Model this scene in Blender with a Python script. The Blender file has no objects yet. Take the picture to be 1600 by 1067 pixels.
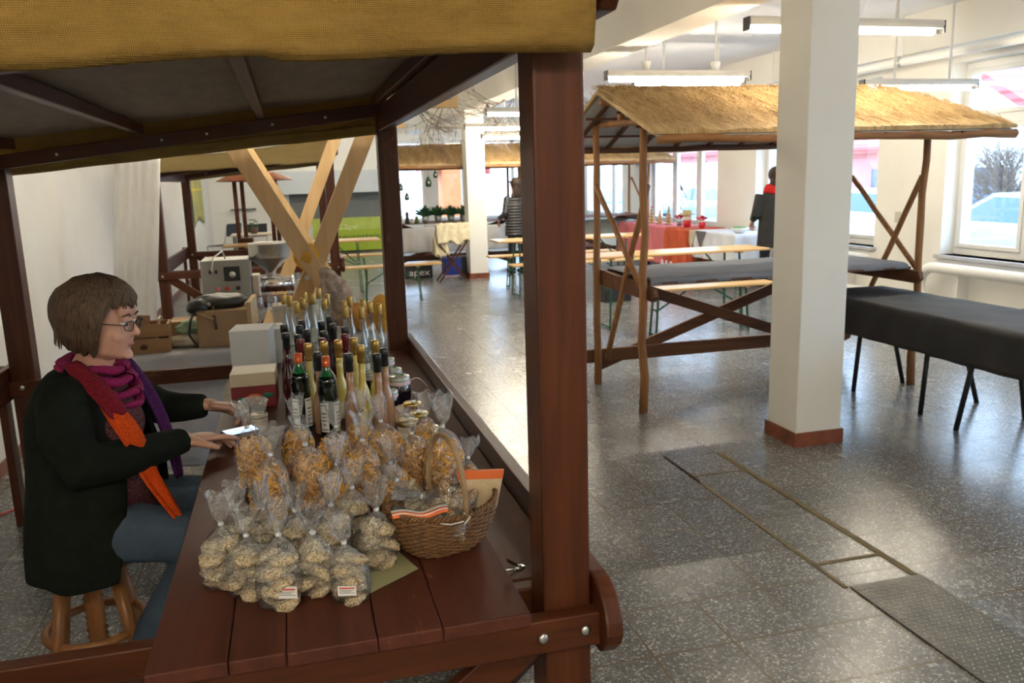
import bpy, bmesh, math, random
from mathutils import Vector, Matrix, noise
random.seed(7)
C = bpy.context.scene
COL = C.collection
PI = math.pi

# ---------------------------------------------------------------- camera
cam_d = bpy.data.cameras.new('camera')
cam_d.sensor_width = 22.3
cam_d.lens = 18.12
cam_d.clip_start = 0.05
cam_d.clip_end = 400
cam_d.dof.use_dof = True
cam_d.dof.focus_distance = 2.05
cam_d.dof.aperture_fstop = 5.0
cam = bpy.data.objects.new('camera', cam_d)
COL.objects.link(cam)
RIGHT = Vector((0.966258, -0.255915, -0.029204))
DOWN = Vector((-0.077362, -0.180198, -0.980583))
FWD = Vector((0.245683, 0.949756, -0.193916))
cm = Matrix((RIGHT, -DOWN, -FWD)).transposed().to_4x4()
cm.translation = Vector((0, 0, 1.6))
cam.matrix_world = cm
C.camera = cam

# ---------------------------------------------------------------- sky, exposure
world = bpy.data.worlds.new('overcast_sky')
C.world = world
world.use_nodes = True
wn = world.node_tree.nodes
wn['Background'].inputs[0].default_value = (0.50, 0.72, 1.0, 1)
wn['Background'].inputs[1].default_value = 2.6
C.view_settings.view_transform = 'Standard'
C.view_settings.look = 'None'
C.view_settings.gamma = 1
C.view_settings.use_curve_mapping = False
C.view_settings.exposure = 1.82
try:
    C.cycles.max_bounces = 7
    C.cycles.diffuse_bounces = 4
    C.cycles.transparent_max_bounces = 32
    C.cycles.sample_clamp_indirect = 4
    C.cycles.caustics_reflective = False
    C.cycles.caustics_refractive = False
except Exception:
    pass
LAMP_STRENGTH = 34.0

def portal(loc, rot, sx, sy):
    d = bpy.data.lights.new('window_portal', 'AREA')
    d.shape = 'RECTANGLE'; d.size = sx; d.size_y = sy
    d.cycles.is_portal = True
    o = bpy.data.objects.new('window_portal', d)
    o.location = loc; o.rotation_euler = rot
    COL.objects.link(o)

# ---------------------------------------------------------------- materials
MATS = {}
def newmat(name):
    m = bpy.data.materials.new(name); m.use_nodes = True
    nt = m.node_tree
    return m, nt, nt.nodes, nt.links, nt.nodes['Principled BSDF']
def coords(N, L, scale=(1, 1, 1), loc=(0, 0, 0), rot=(0, 0, 0)):
    tc = N.new('ShaderNodeTexCoord'); mp = N.new('ShaderNodeMapping')
    mp.inputs['Scale'].default_value = scale; mp.inputs['Location'].default_value = loc; mp.inputs['Rotation'].default_value = rot
    L.new(tc.outputs['Object'], mp.inputs[0]); return mp.outputs[0]
def noisetex(N, L, vec, scale, detail=4, rough=.6, dist=0):
    n = N.new('ShaderNodeTexNoise'); n.inputs['Scale'].default_value = scale
    n.inputs['Detail'].default_value = detail; n.inputs['Roughness'].default_value = rough
    n.inputs['Distortion'].default_value = dist
    L.new(vec, n.inputs['Vector']); return n.outputs['Fac']
def ramp(N, L, fac, stops):
    r = N.new('ShaderNodeValToRGB'); e = r.color_ramp.elements
    while len(e) < len(stops): e.new(.5)
    for i, (p, c) in enumerate(stops):
        e[i].position = p; e[i].color = (*c, 1)
    L.new(fac, r.inputs[0]); return r.outputs[0]
def bump(N, L, P, fac, strength=.3, dist=.01):
    b = N.new('ShaderNodeBump'); b.inputs['Strength'].default_value = strength; b.inputs['Distance'].default_value = dist
    L.new(fac, b.inputs['Height']); L.new(b.outputs[0], P.inputs['Normal'])
def plain(name, col, rough=.6, metal=0, var=.12, scale=12, bmp=0, bscale=60, emit=None, sheen=0, stretch=(1, 1, 1), coat=0):
    if name in MATS: return MATS[name]
    m, nt, N, L, P = newmat(name)
    P.inputs['Roughness'].default_value = rough; P.inputs['Metallic'].default_value = metal
    if rough > .8: P.inputs['Specular IOR Level'].default_value = .15
    v = coords(N, L, stretch)
    if var:
        a = tuple(max(0, c * (1 - var)) for c in col); b = tuple(min(1, c * (1 + var)) for c in col)
        L.new(ramp(N, L, noisetex(N, L, v, scale), [(.3, a), (.7, b)]), P.inputs['Base Color'])
    else: P.inputs['Base Color'].default_value = (*col, 1)
    if bmp: bump(N, L, P, noisetex(N, L, v, bscale, 3), bmp, .004)
    if emit:
        P.inputs['Emission Color'].default_value = (*emit[0], 1); P.inputs['Emission Strength'].default_value = emit[1]
    if coat:
        P.inputs['Coat Weight'].default_value = coat; P.inputs['Coat Roughness'].default_value = .08
    MATS[name] = m; return m
def wood(name, c1, c2, axis='Z', rough=.45, grain=26, wear=None, bmp=.25):
    key = name + axis
    if key in MATS: return MATS[key]
    m, nt, N, L, P = newmat(key)
    P.inputs['Roughness'].default_value = rough; P.inputs['Specular IOR Level'].default_value = .3
    s = {'X': (.06, 1, 1), 'Y': (1, .06, 1), 'Z': (1, 1, .06)}[axis]
    v = coords(N, L, s)
    n1 = noisetex(N, L, v, grain, 6, .7, .6)
    col = ramp(N, L, n1, [(.3, c1), (.7, c2)])
    if wear:
        v2 = coords(N, L, {'X': (.25, 1, 1), 'Y': (1, .25, 1), 'Z': (1, 1, .25)}[axis], (3, 1, 2))
        n2 = noisetex(N, L, v2, 9, 8, .75, 1.5)
        mask = ramp(N, L, n2, [(.63, (0, 0, 0)), (.70, (1, 1, 1))])
        mx = N.new('ShaderNodeMix'); mx.data_type = 'RGBA'
        L.new(mask, mx.inputs[0]); L.new(col, mx.inputs[6]); mx.inputs[7].default_value = (*wear, 1)
        col = mx.outputs[2]
    L.new(col, P.inputs['Base Color'])
    bump(N, L, P, n1, bmp, .003)
    MATS[key] = m; return m
def weave(name, c1, c2, scale=350, rough=.9, bmp=.5, trans=0):
    if name in MATS: return MATS[name]
    m, nt, N, L, P = newmat(name)
    P.inputs['Roughness'].default_value = rough; P.inputs['Specular IOR Level'].default_value = .1
    v = coords(N, L)
    outs = []
    for d in ('X', 'Z'):
        w = N.new('ShaderNodeTexWave'); w.bands_direction = d; w.inputs['Scale'].default_value = scale / 6.0
        w.inputs['Distortion'].default_value = 1.2; w.inputs['Detail'].default_value = 2; w.inputs['Detail Scale'].default_value = 3
        L.new(v, w.inputs['Vector']); outs.append(w.outputs['Fac'])
    mt = N.new('ShaderNodeMath'); mt.operation = 'MULTIPLY'; L.new(outs[0], mt.inputs[0]); L.new(outs[1], mt.inputs[1])
    big = noisetex(N, L, coords(N, L, (1, 1, 4)), 7, 6, .7)
    ad = N.new('ShaderNodeMath'); ad.operation = 'ADD'; L.new(mt.outputs[0], ad.inputs[0]); L.new(big, ad.inputs[1])
    hf = N.new('ShaderNodeMath'); hf.operation = 'MULTIPLY'; hf.inputs[1].default_value = .6; L.new(ad.outputs[0], hf.inputs[0])
    L.new(ramp(N, L, hf.outputs[0], [(.25, c1), (.7, c2)]), P.inputs['Base Color'])
    bump(N, L, P, mt.outputs[0], bmp, .002)
    if trans:
        t = N.new('ShaderNodeBsdfTranslucent'); t.inputs[0].default_value = (*c2, 1)
        mx = N.new('ShaderNodeMixShader'); mx.inputs[0].default_value = trans
        L.new(P.outputs[0], mx.inputs[1]); L.new(t.outputs[0], mx.inputs[2]); L.new(mx.outputs[0], N['Material Output'].inputs[0])
    MATS[name] = m; return m
def film(name='clear_film', haze=.10, gloss=.16, tint=(1, 1, 1), rough=.1, bs=45, bst=.9):
    if name in MATS: return MATS[name]
    m, nt, N, L, P = newmat(name); N.remove(P)
    tr = N.new('ShaderNodeBsdfTransparent'); tr.inputs[0].default_value = (*tint, 1)
    gl = N.new('ShaderNodeBsdfGlossy'); gl.inputs['Roughness'].default_value = rough
    df = N.new('ShaderNodeBsdfDiffuse'); df.inputs[0].default_value = (.85, .85, .83, 1)
    v = coords(N, L); nz = noisetex(N, L, v, bs, 3, .6, 1.0)
    b = N.new('ShaderNodeBump'); b.inputs['Strength'].default_value = bst; b.inputs['Distance'].default_value = .012
    L.new(nz, b.inputs['Height']); L.new(b.outputs[0], gl.inputs['Normal'])
    lw = N.new('ShaderNodeLayerWeight'); lw.inputs[0].default_value = .35
    mu = N.new('ShaderNodeMath'); mu.operation = 'MULTIPLY_ADD'; mu.inputs[1].default_value = .35; mu.inputs[2].default_value = gloss
    L.new(lw.outputs['Facing'], mu.inputs[0])
    m1 = N.new('ShaderNodeMixShader'); m1.inputs[0].default_value = haze
    L.new(tr.outputs[0], m1.inputs[1]); L.new(df.outputs[0], m1.inputs[2])
    m2 = N.new('ShaderNodeMixShader'); L.new(mu.outputs[0], m2.inputs[0])
    L.new(m1.outputs[0], m2.inputs[1]); L.new(gl.outputs[0], m2.inputs[2])
    L.new(m2.outputs[0], N['Material Output'].inputs[0])
    MATS[name] = m; return m
def floor_mat():
    m, nt, N, L, P = newmat('terrazzo_tiles')
    v = coords(N, L, (1, 1, 1), (-1.97 + 30, -3.85 + 30, 0))
    br = N.new('ShaderNodeTexBrick'); br.offset = 0; br.squash = 1
    br.inputs['Scale'].default_value = 1; br.inputs['Brick Width'].default_value = .3; br.inputs['Row Height'].default_value = .3
    br.inputs['Mortar Size'].default_value = .0052; br.inputs['Mortar Smooth'].default_value = .3
    br.inputs['Color1'].default_value = (.86, .86, .86, 1); br.inputs['Color2'].default_value = (1.14, 1.14, 1.14, 1); br.inputs['Mortar'].default_value = (0, 0, 0, 1)
    L.new(v, br.inputs['Vector'])
    vo = N.new('ShaderNodeTexVoronoi'); vo.inputs['Scale'].default_value = 150; L.new(v, vo.inputs['Vector'])
    sp = N.new('ShaderNodeSeparateColor'); L.new(vo.outputs['Color'], sp.inputs[0])
    chips = ramp(N, L, sp.outputs[0], [(.0, (.095, .092, .088)), (.45, (.145, .140, .133)), (.80, (.185, .180, .170)), (.97, (.50, .49, .47))])
    vo2 = N.new('ShaderNodeTexVoronoi'); vo2.inputs['Scale'].default_value = 55; L.new(v, vo2.inputs['Vector'])
    sp2 = N.new('ShaderNodeSeparateColor'); L.new(vo2.outputs['Color'], sp2.inputs[0])
    chips2 = ramp(N, L, sp2.outputs[1], [(.0, (.88, .88, .88)), (.55, (1.0, 1.0, 1.0)), (.97, (1.1, 1.1, 1.1))])
    big = ramp(N, L, noisetex(N, L, v, .9, 6, .65), [(.3, (.88, .87, .85)), (.7, (1.08, 1.07, 1.04))])
    def mul(a, b):
        x = N.new('ShaderNodeMix'); x.data_type = 'RGBA'; x.blend_type = 'MULTIPLY'; x.inputs[0].default_value = 1
        L.new(a, x.inputs[6]); L.new(b, x.inputs[7]); return x.outputs[2]
    c = mul(mul(mul(chips, chips2), big), br.outputs['Color'])
    x = N.new('ShaderNodeMix'); x.data_type = 'RGBA'; L.new(br.outputs['Fac'], x.inputs[0]); L.new(c, x.inputs[6]); x.inputs[7].default_value = (.12, .092, .055, 1)
    L.new(x.outputs[2], P.inputs['Base Color'])
    rr = ramp(N, L, noisetex(N, L, v, 3.0, 5, .7), [(.3, (.21, .21, .21)), (.7, (.29, .29, .29))])
    L.new(rr, P.inputs['Roughness'])
    b = N.new('ShaderNodeBump'); b.inputs['Strength'].default_value = .35; b.inputs['Distance'].default_value = .003; b.invert = True
    L.new(br.outputs['Fac'], b.inputs['Height']); L.new(b.outputs[0], P.inputs['Normal'])
    return m
def glassy(name, tint=(1, 1, 1), gloss=.07):
    return film(name, 0.015, gloss, tint, .02, 5, .0)
DARK1, DARK2 = (.040, .0105, .0035), (.105, .028, .0095)
def dw(ax): return wood('dark_stained_wood', DARK1, DARK2, ax, .38, 22, (.20, .085, .035))
def pine(ax): return wood('raw_pine', (.52, .33, .15), (.68, .46, .24), ax, .6, 14)
M_hess = weave('hessian', (.17, .095, .02), (.46, .29, .085), 620, .95, .6, .12)
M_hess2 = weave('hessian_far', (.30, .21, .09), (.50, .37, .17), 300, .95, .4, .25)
M_sheet = plain('roof_tarpaulin', (.25, .19, .13), .6, 0, .2, 5, .2, 30, stretch=(4, 1, 1))
M_wall = plain('wall_plaster', (.84, .82, .77), .85, 0, .03, 1.5, .08, 40)
M_ceil = plain('ceiling_paint', (.78, .79, .82), .85, 0, .03, 1.5)
M_white = plain('white_paint', (.82, .82, .80), .45, 0, .02, 3)
M_brickred = None
M_steel = plain('bright_steel', (.62, .61, .58), .28, 1, .1, 30)
M_green = plain('green_steel', (.02, .11, .05), .4, .2, .1, 10)
M_black = plain('black_plastic', (.015, .015, .016), .4, 0, .2, 10)
M_chrome = plain('chrome', (.8, .8, .8), .12, 1, 0)

# ---------------------------------------------------------------- mesh helpers
class MB:
    def __init__(s): s.v = []; s.f = []
    def add(s, vs, fs, M=None):
        n = len(s.v)
        s.v += [tuple(M @ Vector(p)) if M else tuple(p) for p in vs]
        s.f += [tuple(i + n for i in f) for f in fs]; return s
    def box(s, x0, x1, y0, y1, z0, z1, M=None):
        v = [(x0, y0, z0), (x1, y0, z0), (x1, y1, z0), (x0, y1, z0), (x0, y0, z1), (x1, y0, z1), (x1, y1, z1), (x0, y1, z1)]
        return s.add(v, [(0, 3, 2, 1), (4, 5, 6, 7), (0, 1, 5, 4), (1, 2, 6, 5), (2, 3, 7, 6), (3, 0, 4, 7)], M)
    def beam(s, p0, p1, w, h, up=(0, 0, 1)):
        p0 = Vector(p0); p1 = Vector(p1); d = (p1 - p0).normalized(); up = Vector(up)
        if abs(d.dot(up)) > .98: up = Vector((0, 1, 0))
        r = d.cross(up).normalized(); u = r.cross(d)
        v = []
        for p in (p0, p1):
            for a, b in ((-1, -1), (1, -1), (1, 1), (-1, 1)): v.append(tuple(p + r * a * w / 2 + u * b * h / 2))
        return s.add(v, [(0, 1, 2, 3), (7, 6, 5, 4), (0, 4, 5, 1), (1, 5, 6, 2), (2, 6, 7, 3), (3, 7, 4, 0)])
    def tube(s, pts, r, n=8, flat=None, cap=True, jit=0):
        pts = [Vector(p) for p in pts]; k = len(pts)
        rs = r if isinstance(r, (list, tuple)) else [r] * k
        t0 = (pts[1] - pts[0]).normalized()
        ref = Vector((0, 0, 1)) if abs(t0.z) < .9 else Vector((1, 0, 0))
        if flat: ref = Vector(flat[2]) if len(flat) > 2 else ref
        u = t0.cross(ref).normalized(); v_ = []; base = len(s.v)
        for i in range(k):
            t = (pts[min(i + 1, k - 1)] - pts[max(i - 1, 0)]).normalized()
            u = (u - t * u.dot(t)).normalized(); w = t.cross(u)
            fa, fb = (flat[0], flat[1]) if flat else (1, 1)
            for j in range(n):
                a = 2 * PI * j / n; rr = rs[i] * (1 + jit * (random.random() - .5))
                v_.append(tuple(pts[i] + u * math.cos(a) * rr * fa + w * math.sin(a) * rr * fb))
        f = [(i * n + j, i * n + (j + 1) % n, (i + 1) * n + (j + 1) % n, (i + 1) * n + j) for i in range(k - 1) for j in range(n)]
        if cap: f += [tuple(reversed(range(n))), tuple(range((k - 1) * n, k * n))]
        return s.add(v_, f)
    def lathe(s, prof, c=(0, 0, 0), n=20, M=None, close=True):
        v = []; k = len(prof)
        for r, z in prof:
            for j in range(n):
                a = 2 * PI * j / n; v.append((c[0] + r * math.cos(a), c[1] + r * math.sin(a), c[2] + z))
        f = [(i * n + j, i * n + (j + 1) % n, (i + 1) * n + (j + 1) % n, (i + 1) * n + j) for i in range(k - 1) for j in range(n)]
        if close:
            if prof[0][0] > 1e-5: f.append(tuple(reversed(range(n))))
            if prof[-1][0] > 1e-5: f.append(tuple(range((k - 1) * n, k * n)))
        return s.add(v, f, M)
    def ell(s, c, r, nu=14, nv=9, amp=0, freq=5, M=None, seed=0):
        v = []; rx, ry, rz = r if hasattr(r, '__len__') else (r, r, r)
        for i in range(nv + 1):
            th = PI * i / nv
            for j in range(nu):
                ph = 2 * PI * j / nu
                d = Vector((math.sin(th) * math.cos(ph), math.sin(th) * math.sin(ph), math.cos(th)))
                k = 1 + (amp * noise.noise(d * freq + Vector((seed, seed * 1.7, 0))) if amp else 0)
                p = Vector((d.x * rx * k, d.y * ry * k, d.z * rz * k))
                if M: p = M @ p
                v.append((p.x + c[0], p.y + c[1], p.z + c[2]))
        f = [(i * nu + j, (i + 1) * nu + j, (i + 1) * nu + (j + 1) % nu, i * nu + (j + 1) % nu) for i in range(nv) for j in range(nu)]
        return s.add(v, f)
    def grid(s, fn, nu, nv):
        v = [tuple(fn(i / nu, j / nv)) for j in range(nv + 1) for i in range(nu + 1)]
        f = [(j * (nu + 1) + i, j * (nu + 1) + i + 1, (j + 1) * (nu + 1) + i + 1, (j + 1) * (nu + 1) + i) for j in range(nv) for i in range(nu)]
        return s.add(v, f)
    def prism(s, poly, axis, a, b):
        n = len(poly)
        def P(p, t):
            return {'x': (t, p[0], p[1]), 'y': (p[0], t, p[1]), 'z': (p[0], p[1], t)}[axis]
        v = [P(p, a) for p in poly] + [P(p, b) for p in poly]
        f = [tuple(range(n)), tuple(reversed(range(n, 2 * n)))] + [(i, (i + 1) % n + 0, (i + 1) % n + n, i + n) for i in range(n)]
        return s.add(v, [tuple(reversed(x)) for x in f])
    def build(s, name, mat, parent=None, smooth=False, bevel=0, solid=0, remesh=0, sm=0, subsurf=0):
        me = bpy.data.meshes.new(name)
        off = Vector((0, 0, 0))
        if parent is not None:
            off = parent.get('_w') or (0, 0, 0); off = Vector(off)
        me.from_pydata([tuple(Vector(p) - off) for p in s.v], [], s.f)
        bm = bmesh.new(); bm.from_mesh(me)
        bmesh.ops.recalc_face_normals(bm, faces=bm.faces)
        bm.to_mesh(me); bm.free()
        if smooth:
            for p in me.polygons: p.use_smooth = True
        me.materials.append(mat)
        o = bpy.data.objects.new(name, me); COL.objects.link(o)
        if parent is not None:
            o.parent = parent; o['_w'] = tuple(off)
        if remesh:
            md = o.modifiers.new('remesh', 'REMESH'); md.mode = 'VOXEL'; md.voxel_size = remesh; md.use_smooth_shade = True
            if sm:
                k = o.modifiers.new('smooth', 'SMOOTH'); k.iterations = sm; k.factor = .5
        if solid:
            md = o.modifiers.new('solid', 'SOLIDIFY'); md.thickness = solid; md.offset = 0
        if bevel:
            md = o.modifiers.new('bevel', 'BEVEL'); md.width = bevel; md.segments = 2; md.limit_method = 'ANGLE'
        if subsurf:
            md = o.modifiers.new('sub', 'SUBSURF'); md.levels = subsurf; md.render_levels = subsurf
        return o

def thing(name, label, cat, loc=(0, 0, 0), group=None, local=False, rz=0):
    o = bpy.data.objects.new(name, None); COL.objects.link(o)
    o.empty_display_size = .1; o.location = loc; o.rotation_euler = (0, 0, rz)
    o['label'] = label; o['category'] = cat
    if group: o['group'] = group
    if not local: o['_w'] = tuple(loc)
    return o
def tag(o, label, cat, group=None):
    o['label'] = label; o['category'] = cat
    if group: o['group'] = group
    # put the origin at the base of the thing
    me = o.data; zs = [v.co.z for v in me.vertices]; xs = [v.co.x for v in me.vertices]; ys = [v.co.y for v in me.vertices]
    c = Vector(((min(xs) + max(xs)) / 2, (min(ys) + max(ys)) / 2, min(zs)))
    me.transform(Matrix.Translation(-c)); o.location = o.location + c
    return o
def struct(o): o['kind'] = 'structure'; return o
def dup(root, loc, rz=0, label=None, group=None, scale=None):
    r = root.copy(); COL.objects.link(r); r.location = loc; r.rotation_euler = (0, 0, rz)
    if scale: r.scale = (scale,) * 3 if not hasattr(scale, '__len__') else scale
    if label: r['label'] = label
    if group: r['group'] = group
    for ch in [c for c in bpy.data.objects if c.parent == root]:
        c = ch.copy(); COL.objects.link(c); c.parent = r
        for g in [k for k in bpy.data.objects if k.parent == ch]:
            d = g.copy(); COL.objects.link(d); d.parent = c
    return r
def text_mesh(txt, size, loc, rot, mat, name, parent, depth=.001, width=None):
    cu = bpy.data.curves.new(name, 'FONT'); cu.body = txt; cu.size = size; cu.extrude = depth; cu.align_x = 'CENTER'; cu.align_y = 'CENTER'
    t = bpy.data.objects.new(name, cu); COL.objects.link(t)
    dg = bpy.context.evaluated_depsgraph_get(); dg.update()
    me = bpy.data.meshes.new_from_object(t.evaluated_get(dg)); bpy.data.objects.remove(t)
    me.materials.clear(); me.materials.append(mat)
    if width:
        xs = [v.co.x for v in me.vertices]; k = width / (max(xs) - min(xs)); me.transform(Matrix.Diagonal((k, 1, 1, 1)))
    off = Vector(parent.get('_w') or (0, 0, 0))
    R = Matrix.Rotation(rot[2], 4, 'Z') @ Matrix.Rotation(rot[0], 4, 'X')
    me.transform(Matrix.Translation(Vector(loc) - off) @ R)
    o = bpy.data.objects.new(name, me); COL.objects.link(o); o.parent = parent; return o
# ================================================================ the hall
X0, X1, Y0, Y1, ZC = -1.72, 6.5, -3.0, 20.0, 3.10
struct(MB().box(X0 - .2, X1 + .35, Y0 - .2, Y1 + .3, -.12, 0).build('floor', floor_mat()))
struct(MB().box(X0 - .2, X1 + .35, Y0 - .2, Y1 + .3, ZC, ZC + .15).build('ceiling', M_ceil))
struct(MB().box(X0 - .2, X0, Y0 - .2, Y1 + .3, 0, ZC).build('wall_left', M_wall))
struct(MB().box(X0, X1 + .35, Y0 - .2, Y0, 0, ZC).build('wall_back', M_wall))
M_tile = plain('brown_skirting_tile', (.20, .055, .022), .35, 0, .45, 9)
struct(MB().box(X0, X0 + .014, Y0, Y1, 0, .075).build('baseboard_left', M_tile))
# right wall with window openings
SILL, WTOP = .68, 2.58
WY = [(-2.6, -.6), (.9, 3.5), (4.65, 7.25), (8.28, 10.88), (12.0, 14.75), (15.9, 18.5)]
w = MB(); y = Y0
for a, b in WY:
    w.box(X1, X1 + .35, y, a, 0, ZC); w.box(X1, X1 + .35, a, b, 0, SILL); w.box(X1, X1 + .35, a, b, WTOP, ZC); y = b
w.box(X1, X1 + .35, y, Y1 + .3, 0, ZC)
struct(w.build('wall_right', M_wall))
# far wall with openings
w = MB(); x = X0
BX = [(2.20, 4.15), (4.45, 6.25)]
for a, b in BX:
    w.box(x, a, Y1, Y1 + .3, 0, ZC); w.box(a, b, Y1, Y1 + .3, 0, .62); w.box(a, b, Y1, Y1 + .3, 2.5, ZC); x = b
w.box(x, X1, Y1, Y1 + .3, 0, ZC)
struct(w.build('wall_far', M_wall))
struct(MB().box(X0, X1, Y1 - .014, Y1, 0, .075).build('baseboard_far', M_tile))
struct(MB().box(X1 - .014, X1, Y0, Y1, 0, .075).build('baseboard_right', M_tile))
M_pane = film('window_glass', 0, .03, (1, 1, 1), .02, 5, 0)
def window_w(n, a, b, trans=2.02):
    root = bpy.data.objects.new('window_%d' % n, None); COL.objects.link(root); root['kind'] = 'structure'
    root.location = (X1 + .2, a, SILL); root['_w'] = tuple(root.location)
    f = MB(); xa, xb = X1 + .17, X1 + .24
    f.box(xa, xb, a, b, SILL, SILL + .07); f.box(xa, xb, a, b, WTOP - .07, WTOP); f.box(xa, xb, a, b, trans - .045, trans + .045)
    k = 3; wd = (b - a) / k
    for i in range(k + 1):
        yc = a + i * wd; yy = min(max(yc, a + .04), b - .04); f.box(xa - .003, xb + .003, yy - .04, yy + .04, SILL + .001, WTOP - .001)
    fr = f.build('window_frame', M_white, root, bevel=.006); fr['kind'] = 'structure'
    for i in range(k):
        ya, yb = a + i * wd + .04, a + (i + 1) * wd - .04
        for za, zb in ((SILL + .07, trans - .045), (trans + .045, WTOP - .07)):
            s = MB(); t = .045; xs0, xs1 = X1 + .155, X1 + .215
            s.box(xs0, xs1, ya, yb, za, za + t); s.box(xs0, xs1, ya, yb, zb - t, zb); s.box(xs0, xs1, ya, ya + t, za + t, zb - t); s.box(xs0, xs1, yb - t, yb, za + t, zb - t)
            so = s.build('sash', M_white, root, bevel=.005); so['kind'] = 'structure'
            g = MB().box(X1 + .183, X1 + .187, ya + t, yb - t, za + t, zb - t).build('pane', M_pane, so); g['kind'] = 'structure'
    MB().box(X1 - .05, X1 + .17, a - .04, b + .04, SILL - .035, SILL).build('window_sill', plain('sill_stone', (.42, .42, .44), .4, 0, .1, 20), root, bevel=.004)['kind'] = 'structure'
    portal((X1 + .30, (a + b) / 2, (SILL + WTOP) / 2), (0, PI / 2, 0), WTOP - SILL, b - a)
for i, (a, b) in enumerate(WY): window_w(i + 1, a, b)
def window_n(n, a, b):
    root = bpy.data.objects.new('window_%d' % n, None); COL.objects.link(root); root['kind'] = 'structure'
    root.location = (a, Y1 + .15, .62); root['_w'] = tuple(root.location)
    f = MB(); ya, yb = Y1 + .12, Y1 + .19
    f.box(a, b, ya, yb, .62, .69); f.box(a, b, ya, yb, 2.43, 2.5); f.box(a, b, ya, yb, 1.98, 2.05)
    for t in (0, .5, 1):
        xc = min(max(a + t * (b - a), a + .04), b - .04); f.box(xc - .04, xc + .04, ya, yb, .62, 2.5)
    f.build('window_frame', M_white, root, bevel=.006)['kind'] = 'structure'
    MB().box(a + .02, b - .02, Y1 + .153, Y1 + .157, .66, 2.46).build('pane', M_pane, root)['kind'] = 'structure'
    MB().box(a - .04, b + .04, Y1 - .05, Y1 + .12, .585, .62).build('window_sill', MATS['sill_stone'], root)['kind'] = 'structure'
    portal(((a + b) / 2, Y1 + .26, 1.56), (-PI / 2, 0, 0), b - a, 1.9)
window_n(7, *BX[0]); window_n(8, *BX[1])
# columns and the long beam they carry
for i, yy in enumerate((-.3, 4.09, 8.62, 13.17, 17.6)):
    c = MB().box(2.75, 3.05, yy, yy + .3, 0, 2.66).build('column', M_wall, bevel=.008); struct(c)
    t = MB(); g = .012
    for (xa, xb, ya, yb) in ((2.75 - g, 3.05 + g, yy - g, yy), (2.75 - g, 3.05 + g, yy + .3, yy + .3 + g), (2.75 - g, 2.75, yy, yy + .3), (3.05, 3.05 + g, yy, yy + .3)):
        t.box(xa, xb, ya, yb, 0, .085)
    s = t.build('column_skirting', M_tile, c); s['kind'] = 'structure'
struct(MB().box(2.75, 3.05, Y0, Y1, 2.65, ZC).build('trim_1', M_wall))
struct(MB().box(X1 - .22, X1, Y0, Y1, 2.72, ZC).build('trim_2', M_wall))
# shallow grey recess and pale panel on the far wall
struct(MB().box(0.0, 2.12, Y1 - .02, Y1, .78, 1.36).build('trim_3', plain('grey_recess', (.17, .18, .18), .8, 0, .05, 2)))
struct(MB().box(-.2, 2.15, Y1 - .35, Y1, 1.36, 1.86).build('trim_4', plain('pale_bulkhead', (.62, .66, .70), .8, 0, .03, 2)))
# chases and steel plate in the floor
ch = MB().box(1.958, 1.975, 3.75, 4.20, .0005, .0025)
struct(ch.build('trim_5', plain('open_floor_joint', (.055, .03, .015), .9, 0, .4, 12)))
struct(MB().box(2.275, 2.305, 2.57, 4.15, .0005, .003).build('trim_6', plain('mortar_patch', (.20, .155, .085), .9, 0, .2, 14)))
mp_ = MB().box(1.960, 1.980, 2.56, 3.75, .0005, .0028); mp_.box(1.980, 2.275, 2.755, 2.775, .0005, .0026); mp_.box(1.980, 2.275, 3.845, 3.855, .0005, .0026)
struct(mp_.build('trim_7', MATS['mortar_patch']))
pl = MB().box(1.985, 2.31, -1.5, 2.56, .001, .006).build('floor_plate', plain('plate_steel', (.125, .115, .095), .45, .6, .25, 10), bevel=.001)
tag(pl, 'steel tread plate let into the floor in front of the pillar', 'floor plate'); pl['_w'] = tuple(pl.location)
lug = MB(); a = 2.52; r = 0
while a > 1.0:
    for k in range(13):
        xx = 2.0 + k * .0245 + (r % 2) * .01
        ang = .6 if (k + r) % 2 else -.6
        lug.ell((xx, a, .006), (.0115, .0036, .0030), 6, 4, M=Matrix.Rotation(ang, 3, 'Z'))
    a -= .022; r += 1
lg = lug.build('tread_lugs', plain('lug_steel', (.36, .33, .28), .35, .8, .2, 10), pl, smooth=True); lg['kind'] = 'stuff'
# fluorescent lamps
M_tube = plain('lit_tube', (1, 1, 1), .5, 0, 0, emit=((1.0, .90, .70), LAMP_STRENGTH))
M_lampbody = plain('lamp_housing', (.62, .60, .56), .5, 0, .05, 5)
M_rod = plain('white_rod', (.75, .75, .72), .5, 0, 0)
LG = 'fluorescent lamps hanging from the ceiling'
def lamp(x0, x1, y, z, label, cup=False, on=True):
    t = thing('fluorescent_lamp', label, 'lamp', ((x0 + x1) / 2, y, z), LG)
    MB().prism([(y - .03, z), (y + .03, z), (y + .045, z + .03), (y + .03, z + .055), (y - .03, z + .055), (y - .045, z + .03)], 'x', x0, x1).build('housing', M_lampbody, t, bevel=.004)
    MB().tube([(x0 + .03, y, z - .022), (x1 - .06, y, z - .022)], .02, 12).build('fluorescent_tube', M_tube if on else M_lampbody, t, smooth=True)
    for q in (.12, .88):
        xx = x0 + (x1 - x0) * (.27 if q < .5 else .76)
        MB().tube([(xx, y, z + .05), (xx, y, ZC)], .011, 8).build('hanging_rod', M_rod, t, smooth=True)
        if cup: MB().lathe([(.03, 0), (.045, .07), (.04, .075), (.01, .075)], (xx, y, z + .055), 14).build('rod_cup', M_rod, t, smooth=True)
    e = MB().box(x0 - .012, x0, y - .035, y + .035, z - .03, z + .05); e.build('end_cap', M_black, t)
    MB().box(x1, x1 + .012, y - .035, y + .035, z - .03, z + .05).build('end_cap', M_black, t)
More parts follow.
